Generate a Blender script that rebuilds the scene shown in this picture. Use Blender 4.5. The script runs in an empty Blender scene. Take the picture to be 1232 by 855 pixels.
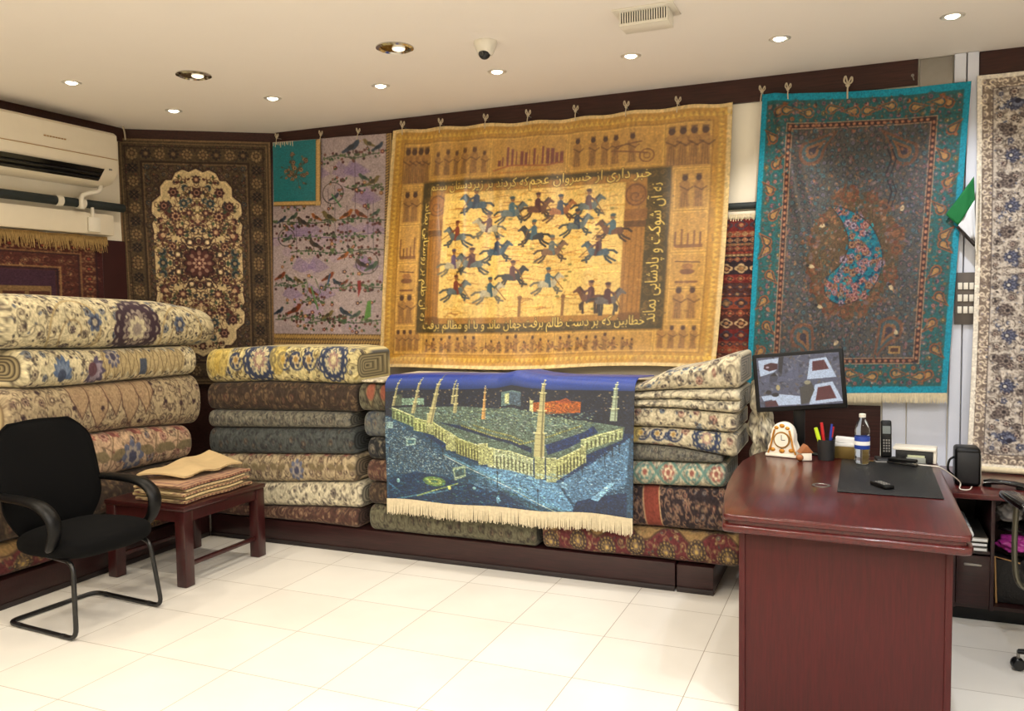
import bpy, bmesh, math, random
import numpy as np
from mathutils import Vector, Matrix
PI = math.pi
scene = bpy.context.scene
COL = scene.collection
rng = random.Random(7)

# ------------------------------------------------------------------ camera
FPX, YAW, PIT, ROLL = 1004.164, 0.4004, -0.0601, -0.0139
CAM = np.array([3.1953, -4.4609, 1.6718])
_F = np.array([-math.sin(YAW)*math.cos(PIT), math.cos(YAW)*math.cos(PIT), math.sin(PIT)])
_R0 = np.array([math.cos(YAW), math.sin(YAW), 0.0]); _U0 = np.cross(_R0, _F)
_R = math.cos(ROLL)*_R0 + math.sin(ROLL)*_U0
_U = -math.sin(ROLL)*_R0 + math.cos(ROLL)*_U0
cd = bpy.data.cameras.new('camera'); cam = bpy.data.objects.new('camera', cd); COL.objects.link(cam)
cd.sensor_fit = 'HORIZONTAL'; cd.sensor_width = 36.0; cd.lens = 36.0*FPX/1232.0
cd.clip_start = 0.05; cd.clip_end = 100
cam.matrix_world = Matrix(((_R[0], _U[0], -_F[0], CAM[0]), (_R[1], _U[1], -_F[1], CAM[1]),
                           (_R[2], _U[2], -_F[2], CAM[2]), (0, 0, 0, 1)))
scene.camera = cam

def ray(u, v): return (u-616)/FPX*_R - (v-427.5)/FPX*_U + _F
def onz(u, v, z):
    d = ray(u, v); return CAM + (z-CAM[2])/d[2]*d
def ony(u, v, y):
    d = ray(u, v); return CAM + (y-CAM[1])/d[1]*d
def onx(u, v, x):
    d = ray(u, v); return CAM + (x-CAM[0])/d[0]*d

# ------------------------------------------------------------------ tagging / building
BASE = {}
def tag(o, label=None, cat=None, group=None, kind=None):
    if label: o['label'] = label
    if cat: o['category'] = cat
    if group: o['group'] = group
    if kind: o['kind'] = kind
    return o
def thing(name, label, cat, loc=(0, 0, 0), rz=0.0, group=None):
    o = bpy.data.objects.new(name, None); COL.objects.link(o)
    o.empty_display_size = 0.05
    o.location = loc; o.rotation_euler = (0, 0, rz)
    BASE[o.name] = (np.array(loc, float), rz)
    return tag(o, label, cat, group)
def finish(name, me, mat, parent=None, smooth=35, local=False):
    """link mesh whose vertices are in world space (or the parent's space when local)"""
    o = bpy.data.objects.new(name, me); COL.objects.link(o)
    if mat is not None: me.materials.append(mat)
    n = len(me.vertices); co = np.empty(n*3); me.vertices.foreach_get('co', co); co = co.reshape(-1, 3)
    if parent is not None:
        o.parent = parent
        b, rz = BASE.get(parent.name, (np.zeros(3), 0.0)); BASE[o.name] = (b, rz)
        if not local:
            co = co - b
            if rz:
                c, s = math.cos(-rz), math.sin(-rz)
                co = np.stack([co[:, 0]*c-co[:, 1]*s, co[:, 0]*s+co[:, 1]*c, co[:, 2]], 1)
    else:
        b = np.array([(co[:, 0].min()+co[:, 0].max())/2, (co[:, 1].min()+co[:, 1].max())/2, co[:, 2].min()])
        co = co - b; o.location = b; BASE[o.name] = (b, 0.0)
    me.vertices.foreach_set('co', co.ravel()); 
    if smooth:
        me.polygons.foreach_set('use_smooth', [True]*len(me.polygons))
        if smooth < 180: me.set_sharp_from_angle(angle=math.radians(smooth))
    me.update()
    return o

class MB:
    def __init__(s): s.bm = bmesh.new()
    def box(s, x0, y0, z0, x1, y1, z1, bev=0.0, seg=2, mtx=None):
        r = bmesh.ops.create_cube(s.bm, size=1.0)
        vs = r['verts']
        for v in vs:
            v.co = Vector(((x0+x1)/2+v.co.x*(x1-x0), (y0+y1)/2+v.co.y*(y1-y0), (z0+z1)/2+v.co.z*(z1-z0)))
        if bev:
            es = list({e for v in vs for e in v.link_edges})
            rb = bmesh.ops.bevel(s.bm, geom=es, offset=bev, segments=seg, affect='EDGES', profile=0.5)
            vs = list({v for f in rb['faces'] for v in f.verts} | {v for v in vs if v.is_valid})
        if mtx is not None: bmesh.ops.transform(s.bm, matrix=mtx, verts=vs)
        return s
    def cyl(s, p0, p1, r0, r1=None, n=24, caps=True):
        p0, p1 = Vector(p0), Vector(p1); d = p1-p0
        r = bmesh.ops.create_cone(s.bm, cap_ends=caps, segments=n, radius1=r0, radius2=r0 if r1 is None else r1, depth=d.length)
        m = Matrix.Translation((p0+p1)/2) @ Vector((0, 0, 1)).rotation_difference(d.normalized()).to_matrix().to_4x4()
        bmesh.ops.transform(s.bm, matrix=m, verts=r['verts']); return s
    def sph(s, c, r, sc=(1, 1, 1), n=20):
        q = bmesh.ops.create_uvsphere(s.bm, u_segments=n, v_segments=n//2+2, radius=r)
        bmesh.ops.transform(s.bm, matrix=Matrix.Translation(c) @ Matrix.Diagonal((*sc, 1)), verts=q['verts']); return s
    def lathe(s, c, prof, n=32, axis='Z', mtx=None):
        """prof: list of (r, z); closed at r == 0 ends"""
        rings = []
        c = Vector(c); allv = []
        for r, z in prof:
            if r < 1e-6: ring = [s.bm.verts.new((0, 0, z))]
            else: ring = [s.bm.verts.new((r*math.cos(2*PI*k/n), r*math.sin(2*PI*k/n), z)) for k in range(n)]
            rings.append(ring); allv += ring
        for a, b in zip(rings, rings[1:]):
            for k in range(n):
                k2 = (k+1) % n
                if len(a) == 1 and len(b) == 1: continue
                if len(a) == 1: s.bm.faces.new((a[0], b[k2], b[k]))
                elif len(b) == 1: s.bm.faces.new((a[k], a[k2], b[0]))
                else: s.bm.faces.new((a[k], a[k2], b[k2], b[k]))
        M = Matrix.Translation(c) @ (mtx if mtx is not None else Matrix())
        bmesh.ops.transform(s.bm, matrix=M, verts=allv); return s
    def tube(s, pts, r, n=10, closed=False, ell=(1, 1), up=None):
        P = [Vector(p) for p in pts]; m = len(P); rings = []
        nrm = None
        for i in range(m):
            if closed: t = (P[(i+1) % m]-P[i-1]).normalized()
            else: t = (P[min(i+1, m-1)]-P[max(i-1, 0)]).normalized()
            if up is not None: nrm = Vector(up)-t*t.dot(Vector(up))
            elif nrm is None:
                a = Vector((0, 0, 1)) if abs(t.z) < .9 else Vector((1, 0, 0)); nrm = a-t*t.dot(a)
            else: nrm = nrm-t*t.dot(nrm)
            nrm.normalize(); b = t.cross(nrm)
            rr = r[i] if isinstance(r, (list, tuple)) else r
            rings.append([s.bm.verts.new(P[i]+nrm*rr*ell[0]*math.cos(2*PI*k/n)+b*rr*ell[1]*math.sin(2*PI*k/n)) for k in range(n)])
        pr = list(zip(rings, rings[1:]))
        if closed: pr.append((rings[-1], rings[0]))
        for a, b in pr:
            for k in range(n): s.bm.faces.new((a[k], a[(k+1) % n], b[(k+1) % n], b[k]))
        if not closed:
            s.bm.faces.new(rings[0][::-1]); s.bm.faces.new(rings[-1])
        return s
    def prism(s, poly, z0, z1, bev=0.0, seg=2, mtx=None):
        lo = [s.bm.verts.new((x, y, z0)) for x, y in poly]; hi = [s.bm.verts.new((x, y, z1)) for x, y in poly]
        n = len(poly); fs = [s.bm.faces.new(lo[::-1]), s.bm.faces.new(hi)]
        for k in range(n): fs.append(s.bm.faces.new((lo[k], lo[(k+1) % n], hi[(k+1) % n], hi[k])))
        vs = lo+hi
        if bev:
            es = [e for f in fs[:2] for e in f.edges]
            rb = bmesh.ops.bevel(s.bm, geom=es, offset=bev, segments=seg, affect='EDGES', profile=0.5)
            vs = list({v for f in rb['faces'] for v in f.verts} | {v for v in vs if v.is_valid})
        if mtx is not None: bmesh.ops.transform(s.bm, matrix=mtx, verts=vs)
        return s
    def build(s, name, mat, parent=None, smooth=35, local=False):
        bmesh.ops.recalc_face_normals(s.bm, faces=s.bm.faces)
        me = bpy.data.meshes.new(name); s.bm.to_mesh(me); s.bm.free()
        return finish(name, me, mat, parent, smooth, local)

def arc(cx, cy, r, a0, a1, n):
    return [(cx+r*math.cos(a0+(a1-a0)*k/n), cy+r*math.sin(a0+(a1-a0)*k/n)) for k in range(n+1)]
def smoothpath(pts, n=8):
    """Catmull-Rom through 3-D points"""
    P = [np.array(p, float) for p in pts]; P = [2*P[0]-P[1]]+P+[2*P[-1]-P[-2]]; out = []
    for i in range(1, len(P)-2):
        for k in range(n):
            t = k/n
            out.append(0.5*((2*P[i])+(P[i+1]-P[i-1])*t+(2*P[i-1]-5*P[i]+4*P[i+1]-P[i+2])*t*t+(3*P[i]-P[i-1]-3*P[i+1]+P[i+2])*t**3))
    out.append(P[-2]); return [tuple(p) for p in out]

# ------------------------------------------------------------------ materials
def lin(c):
    c = np.asarray(c, float)/255.0
    return np.where(c <= .04045, c/12.92, ((c+.055)/1.055)**2.4)
def newmat(name):
    m = bpy.data.materials.new(name); m.use_nodes = True
    nt = m.node_tree; return m, nt, nt.nodes['Principled BSDF']
def mat(name, col, rough=.5, metal=0.0, spec=.5, noise=0.0, nscale=20.0, bump=0.0, bscale=60.0, coat=0.0, emit=None, estr=0.0, trans=0.0, alpha=1.0, ior=1.45, sheen=0.0):
    m, nt, b = newmat(name); L = nt.links
    c = tuple(lin(col))+(1,)
    b.inputs['Base Color'].default_value = c
    b.inputs['Roughness'].default_value = rough; b.inputs['Metallic'].default_value = metal
    b.inputs['Specular IOR Level'].default_value = spec; b.inputs['Coat Weight'].default_value = coat
    b.inputs['Coat Roughness'].default_value = .12; b.inputs['IOR'].default_value = ior
    b.inputs['Transmission Weight'].default_value = trans
    b.inputs['Sheen Weight'].default_value = sheen
    if emit is not None:
        b.inputs['Emission Color'].default_value = tuple(lin(emit))+(1,); b.inputs['Emission Strength'].default_value = estr
    tc = nt.nodes.new('ShaderNodeTexCoord')
    if noise:
        n = nt.nodes.new('ShaderNodeTexNoise'); n.inputs['Scale'].default_value = nscale; n.inputs['Detail'].default_value = 5
        L.new(tc.outputs['Object'], n.inputs['Vector'])
        r = nt.nodes.new('ShaderNodeMapRange'); r.inputs['From Min'].default_value = .25; r.inputs['From Max'].default_value = .75
        r.inputs['To Min'].default_value = 1-noise; r.inputs['To Max'].default_value = 1+noise
        L.new(n.outputs['Fac'], r.inputs['Value'])
        x = nt.nodes.new('ShaderNodeMix'); x.data_type = 'RGBA'; x.blend_type = 'MULTIPLY'; x.inputs[0].default_value = 1
        x.inputs[6].default_value = c; L.new(r.outputs['Result'], x.inputs[7]); L.new(x.outputs[2], b.inputs['Base Color'])
    if bump:
        n = nt.nodes.new('ShaderNodeTexNoise'); n.inputs['Scale'].default_value = bscale; n.inputs['Detail'].default_value = 4
        L.new(tc.outputs['Object'], n.inputs['Vector'])
        bp = nt.nodes.new('ShaderNodeBump'); bp.inputs['Strength'].default_value = bump; bp.inputs['Distance'].default_value = .01
        L.new(n.outputs['Fac'], bp.inputs['Height']); L.new(bp.outputs['Normal'], b.inputs['Normal'])
    return m
def clothmat(name, rough=.9, sheen=.15, bump=.25, bscale=350, spec=.25, aniso=0.0):
    m, nt, b = newmat(name); L = nt.links
    a = nt.nodes.new('ShaderNodeAttribute'); a.attribute_name = 'Col'
    L.new(a.outputs['Color'], b.inputs['Base Color'])
    b.inputs['Roughness'].default_value = rough; b.inputs['Sheen Weight'].default_value = sheen
    if aniso:
        b.inputs['Anisotropic'].default_value = aniso; b.inputs['Anisotropic Rotation'].default_value = .25
        tg = nt.nodes.new('ShaderNodeTangent'); tg.direction_type = 'RADIAL'; tg.axis = 'Z'; L.new(tg.outputs['Tangent'], b.inputs['Tangent'])
    b.inputs['Sheen Roughness'].default_value = .4; b.inputs['Specular IOR Level'].default_value = spec
    tc = nt.nodes.new('ShaderNodeTexCoord'); n = nt.nodes.new('ShaderNodeTexNoise')
    n.inputs['Scale'].default_value = bscale; n.inputs['Detail'].default_value = 2
    L.new(tc.outputs['Object'], n.inputs['Vector'])
    bp = nt.nodes.new('ShaderNodeBump'); bp.inputs['Strength'].default_value = bump; bp.inputs['Distance'].default_value = .004
    L.new(n.outputs['Fac'], bp.inputs['Height']); L.new(bp.outputs['Normal'], b.inputs['Normal'])
    return m
def woodmat(name, c0, c1, rough=.25, coat=.5, axis=0, scale=6.0):
    m, nt, b = newmat(name); L = nt.links
    tc = nt.nodes.new('ShaderNodeTexCoord'); mp = nt.nodes.new('ShaderNodeMapping')
    sc = [14.0, 14.0, 14.0]; sc[axis] = 1.0; mp.inputs['Scale'].default_value = sc
    L.new(tc.outputs['Object'], mp.inputs['Vector'])
    n = nt.nodes.new('ShaderNodeTexNoise'); n.inputs['Scale'].default_value = scale; n.inputs['Detail'].default_value = 6; n.inputs['Distortion'].default_value = .6
    L.new(mp.outputs['Vector'], n.inputs['Vector'])
    r = nt.nodes.new('ShaderNodeValToRGB'); r.color_ramp.elements[0].position = .3; r.color_ramp.elements[1].position = .7
    r.color_ramp.elements[0].color = tuple(lin(c0))+(1,); r.color_ramp.elements[1].color = tuple(lin(c1))+(1,)
    L.new(n.outputs['Fac'], r.inputs['Fac']); L.new(r.outputs['Color'], b.inputs['Base Color'])
    b.inputs['Roughness'].default_value = rough; b.inputs['Coat Weight'].default_value = coat; b.inputs['Coat Roughness'].default_value = .16; b.inputs['Specular IOR Level'].default_value = .3
    return m

# ------------------------------------------------------------------ painter: carpet designs as colour grids
class Cv:
    def __init__(s, w, h, bg):
        s.w, s.h = w, h; s.a = np.empty((h, w, 3)); s.a[:] = bg
    def _win(s, x0, y0, x1, y1):
        x0 = max(0, int(math.floor(x0-1))); y0 = max(0, int(math.floor(y0-1))); x1 = min(s.w, int(math.ceil(x1+2))); y1 = min(s.h, int(math.ceil(y1+2)))
        if x0 >= x1 or y0 >= y1: return None
        Y, X = np.mgrid[y0:y1, x0:x1]; return (slice(y0, y1), slice(x0, x1)), X+.5, Y+.5
    def _mix(s, sl, k, col, al=1.0):
        k = np.clip(k, 0, 1)[..., None]*al; s.a[sl] = s.a[sl]*(1-k)+np.asarray(col, float)*k
    def rect(s, x0, y0, x1, y1, col, al=1.0):
        w = s._win(x0, y0, x1, y1)
        if not w: return
        sl, X, Y = w
        s._mix(sl, np.minimum(np.minimum(X-x0+.5, x1-X+.5), np.minimum(Y-y0+.5, y1-Y+.5)), col, al)
    def frame(s, x0, y0, x1, y1, t, col, al=1.0):
        s.rect(x0, y0, x1, y0+t, col, al); s.rect(x0, y1-t, x1, y1, col, al); s.rect(x0, y0, x0+t, y1, col, al); s.rect(x1-t, y0, x1, y1, col, al)
    def disc(s, cx, cy, rx, ry=None, col=(0, 0, 0), rot=0.0, al=1.0, pw=2.0):
        ry = rx if ry is None else ry; R = max(rx, ry)
        w = s._win(cx-R, cy-R, cx+R, cy+R)
        if not w: return
        sl, X, Y = w; c, n = math.cos(rot), math.sin(rot); U = ((X-cx)*c+(Y-cy)*n)/rx; V = (-(X-cx)*n+(Y-cy)*c)/ry
        d = (np.abs(U)**pw+np.abs(V)**pw)**(1/pw); s._mix(sl, (1-d)*min(rx, ry)+.5, col, al)
    def ring(s, cx, cy, r, t, col, al=1.0, ry=None):
        ry = r if ry is None else ry
        w = s._win(cx-r-t, cy-ry-t, cx+r+t, cy+ry+t)
        if not w: return
        sl, X, Y = w; d = np.hypot((X-cx)/r, (Y-cy)/ry)*min(r, ry); s._mix(sl, t/2-np.abs(d-min(r, ry))+.5, col, al)
    def petals(s, cx, cy, r, n, col, depth=.3, rot=0.0, al=1.0, sy=1.0):
        w = s._win(cx-r, cy-r*sy, cx+r, cy+r*sy)
        if not w: return
        sl, X, Y = w; th = np.arctan2((Y-cy)/sy, X-cx)+rot; R = r*(1-depth+depth*np.abs(np.cos(n*th/2))); s._mix(sl, R-np.hypot(X-cx, (Y-cy)/sy)+.3, col, al)
    def line(s, pts, wd, col, al=1.0):
        P = np.asarray(pts, float); m = wd/2+1
        for a, b in zip(P, P[1:]):
            w = s._win(min(a[0], b[0])-m, min(a[1], b[1])-m, max(a[0], b[0])+m, max(a[1], b[1])+m)
            if not w: continue
            sl, X, Y = w; d = b-a; L = max(d@d, 1e-9); t = np.clip(((X-a[0])*d[0]+(Y-a[1])*d[1])/L, 0, 1)
            s._mix(sl, wd/2-np.hypot(X-a[0]-t*d[0], Y-a[1]-t*d[1])+.5, col, al)
    def poly(s, pts, col, al=1.0):
        P = np.asarray(pts, float); x0, y0 = P.min(0); x1, y1 = P.max(0)
        w = s._win(x0, y0, x1, y1)
        if not w: return
        sl, X, Y = w; acc = np.zeros(X.shape)
        for dx in (-.25, .25):
            for dy in (-.25, .25):
                ins = np.zeros(X.shape, bool); xx, yy = X+dx, Y+dy
                for a, b in zip(P, np.roll(P, -1, 0)):
                    if a[1] == b[1]: continue
                    c = (a[1] > yy) != (b[1] > yy); ins ^= c & (xx < (b[0]-a[0])*(yy-a[1])/(b[1]-a[1])+a[0])
                acc += ins
        s._mix(sl, acc/4, col, al)
    def leaf(s, x, y, l, ang, col, fat=.28, al=1.0):
        c, n = math.cos(ang), math.sin(ang); q = []
        for t in (0, .25, .5, .75, 1): q.append((t, fat*math.sin(PI*t)**.8 if 0 < t < 1 else 0))
        q = q+[(t, -f) for t, f in q[-2:0:-1]]
        s.poly([(x+l*(t*c-f*n), y+l*(t*n+f*c)) for t, f in q], col, al)
    def boteh(s, x, y, l, ang, cols, flip=1):
        """paisley drop, concentric colours"""
        for k, col in enumerate(cols):
            sc = 1-k*.24
            pts = []
            for i in range(22):
                t = i/22*2*PI; r = .36*sc
                px = r*math.cos(t)*1.0; py = r*math.sin(t)*1.15
                if py < 0:
                    f = (-py/(r*1.15)); px = px*(1-.75*f)+flip*.28*f*f*sc; py = py-.42*f*f*sc
                pts.append((px, py))
            c, n = math.cos(ang), math.sin(ang)
            s.poly([(x+l*(a*c-b*n), y+l*(a*n+b*c)) for a, b in pts], col)
    def flower(s, x, y, r, cols, n=8, rot=0.0):
        for k, c in enumerate(cols):
            s.petals(x, y, r*(1-k/len(cols)*.92), n if k < 2 else 6, c, .32 if k < 2 else .15, rot+k*.3)
    def palmette(s, x, y, r, ang, cols):
        for k in range(-3, 4): s.leaf(x, y, r*(1.1-.1*abs(k)), ang+k*.5, cols[0], .2)
        for k in (-2, -1, 0, 1, 2): s.leaf(x, y, r*.75, ang+k*.45, cols[1], .2)
        s.disc(x, y, r*.32, col=cols[2])
    def scroll(s, x, y, r, a0, turns, wd, col, sgn=1):
        pts = []
        for i in range(26):
            t = i/25; rr = r*(1-.8*t); a = a0+sgn*turns*2*PI*t; pts.append((x+rr*math.cos(a), y+rr*math.sin(a)))
        s.line(pts, wd, col)
    def mx(s): h = s.w//2; s.a[:, s.w-h:] = s.a[:, :h][:, ::-1]
    def my(s): h = s.h//2; s.a[s.h-h:] = s.a[:h][::-1]
    def grain(s, amt, seed=0):
        g = np.random.RandomState(seed).normal(0, 1, (s.h, s.w)); g = (g+np.roll(g, 1, 0)+np.roll(g, 1, 1))/1.7
        s.a *= (1+amt*g)[..., None]; np.clip(s.a, 0, 255, out=s.a)
    def samp(s, U, V):
        """bilinear at U, V in 0..1 (V downwards)"""
        x = np.clip(U*s.w-.5, 0, s.w-1.001); y = np.clip(V*s.h-.5, 0, s.h-1.001); i = x.astype(int); j = y.astype(int); fx = (x-i)[..., None]; fy = (y-j)[..., None]
        i2 = np.minimum(i+1, s.w-1); j2 = np.minimum(j+1, s.h-1)
        return (s.a[j, i]*(1-fx)+s.a[j, i2]*fx)*(1-fy)+(s.a[j2, i]*(1-fx)+s.a[j2, i2]*fx)*fy

def arabesque(cv, x0, y0, x1, y1, step, vine, cols, leafcol, seed, r0=.34, wd=1.0):
    """vines, scrolls, flowers and leaves all over a rectangle"""
    R = random.Random(seed); ny = max(1, round((y1-y0)/step)); nx = max(1, round((x1-x0)/step)); sx = (x1-x0)/nx; sy = (y1-y0)/ny; pts = []
    for j in range(ny):
        for i in range(nx):
            pts.append((x0+(i+.5+R.uniform(-.22, .22))*sx, y0+(j+.5+R.uniform(-.22, .22))*sy, i, j))
    for x, y, i, j in pts:
        cv.scroll(x, y, step*R.uniform(.4, .62), R.uniform(0, 6.3), R.uniform(.6, 1.1), wd, vine, R.choice((-1, 1)))
        for k in range(R.randint(2, 4)):
            a = R.uniform(0, 6.3); d = step*R.uniform(.3, .6); cv.leaf(x+d*math.cos(a), y+d*math.sin(a), step*R.uniform(.16, .3), R.uniform(0, 6.3), R.choice(leafcol), .3)
    for x, y, i, j in pts:
        t = R.random(); r = step*r0*R.uniform(.6, 1.15); c = R.choice(cols)
        if t < .5: cv.flower(x, y, r, c, R.choice((5, 6, 8)), R.uniform(0, 3))
        elif t < .8: cv.palmette(x, y, r*1.15, R.uniform(0, 6.3), (c[0], c[1], c[-1]))
        else:
            cv.disc(x, y, r*.6, r*.35, c[0], R.uniform(0, 3)); cv.disc(x, y, r*.3, r*.18, c[1], R.uniform(0, 3))

# ------------------------------------------------------------------ cloth meshes
def setcol(me, rgb):
    at = me.color_attributes.new('Col', 'FLOAT_COLOR', 'POINT')
    c = np.ones((len(me.vertices), 4), np.float32); c[:, :3] = lin(rgb); at.data.foreach_set('color', c.ravel())
def gridmesh(name, P, C, th=.006, back=(150, 130, 105)):
    """a sheet with thickness: P (nv,nu,3), row 0 on top, seen from the side where u runs rightwards; C colours"""
    nv, nu = P.shape[:2]
    du = np.gradient(P, axis=1); dv = np.gradient(P, axis=0); N = np.cross(dv, du); N /= np.maximum(np.linalg.norm(N, axis=2, keepdims=True), 1e-9)
    B = P-N*th
    ks = sorted(set(list(range(0, nv, 4))+[nv-1])); kt = sorted(set(list(range(0, nu, 4))+[nu-1]))
    Bc = B[np.ix_(ks, kt)]
    idx = np.arange(nv*nu).reshape(nv, nu)
    f = np.stack([idx[:-1, :-1], idx[1:, :-1], idx[1:, 1:], idx[:-1, 1:]], -1).reshape(-1, 4)
    o1 = nv*nu; idb = o1+np.arange(len(ks)*len(kt)).reshape(len(ks), len(kt))
    fb = np.stack([idb[:-1, :-1], idb[:-1, 1:], idb[1:, 1:], idb[1:, :-1]], -1).reshape(-1, 4)
    loop = list(idx[0, :])+list(idx[1:, -1])+list(idx[-1, -2::-1])+list(idx[-2:0:-1, 0]); m = len(loop)
    o2 = o1+idb.size; Pf = P.reshape(-1, 3); Bf = B.reshape(-1, 3)
    la = np.array(loop); fs = np.stack([la, np.roll(la, -1), o2+np.roll(np.arange(m), -1), o2+np.arange(m)], -1)
    V = np.concatenate([Pf, Bc.reshape(-1, 3), Bf[la]]); Fc = np.concatenate([f, fb, fs])
    cc = np.concatenate([C.reshape(-1, 3), np.tile(back, (idb.size, 1)), C.reshape(-1, 3)[la]])
    me = bpy.data.meshes.new(name)
    me.vertices.add(len(V)); me.vertices.foreach_set('co', V.ravel())
    me.loops.add(Fc.size); me.loops.foreach_set('vertex_index', Fc.ravel().astype(np.int32))
    me.polygons.add(len(Fc)); me.polygons.foreach_set('loop_start', np.arange(0, Fc.size, 4, dtype=np.int32)); me.polygons.foreach_set('loop_total', np.full(len(Fc), 4, np.int32))
    me.update(calc_edges=True); me.validate(); setcol(me, cc)
    return me
def quadgrid(TL, TR, BR, BL, nu, nv):
    u = np.linspace(0, 1, nu)[None, :, None]; v = np.linspace(0, 1, nv)[:, None, None]
    TL, TR, BR, BL = [np.asarray(p, float) for p in (TL, TR, BR, BL)]
    return (TL*(1-u)+TR*u)*(1-v)+(BL*(1-u)+BR*u)*v, u[..., 0], v[..., 0]
def fringe(name, pts, length, dirn, matl, parent, seed=0, wid=.006, jit=.25, gap=1.0, fwd=(0, -1, 0)):
    """a dense row of hanging yarn tassels as one part"""
    R = random.Random(seed); V = []; F = []
    P = [np.array(p, float) for p in pts]; L = sum(np.linalg.norm(b-a) for a, b in zip(P, P[1:])); n = int(L/(wid*gap))
    cum = np.cumsum([0]+[np.linalg.norm(b-a) for a, b in zip(P, P[1:])]); fw = np.array(fwd, float); dn = np.array(dirn, float)
    for k in range(n):
        d = (k+.5)/n*L; i = min(np.searchsorted(cum, d, 'right')-1, len(P)-2); t = (d-cum[i])/(cum[i+1]-cum[i]); c = P[i]*(1-t)+P[i+1]*t
        ax = (P[i+1]-P[i])/np.linalg.norm(P[i+1]-P[i])*wid*.5
        l = length*(1+R.uniform(-jit, jit)); sw = ax*R.uniform(-1.2, 1.2); tk = fw*wid*.35
        b = len(V); o = fw*R.uniform(0, .004)
        V += [c-ax+o, c+tk+o, c+ax+o, c-tk+o]
        e = c+dn*l+sw+o; V += [e-ax*.6, e+tk*.6, e+ax*.6, e-tk*.6]
        for q in range(4): F.append((b+q, b+(q+1) % 4, b+4+(q+1) % 4, b+4+q))
        F.append((b+4, b+5, b+6, b+7))
    me = bpy.data.meshes.new(name); me.from_pydata([tuple(v) for v in V], [], F); me.update()
    return finish(name, me, matl, parent, 0)

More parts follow.
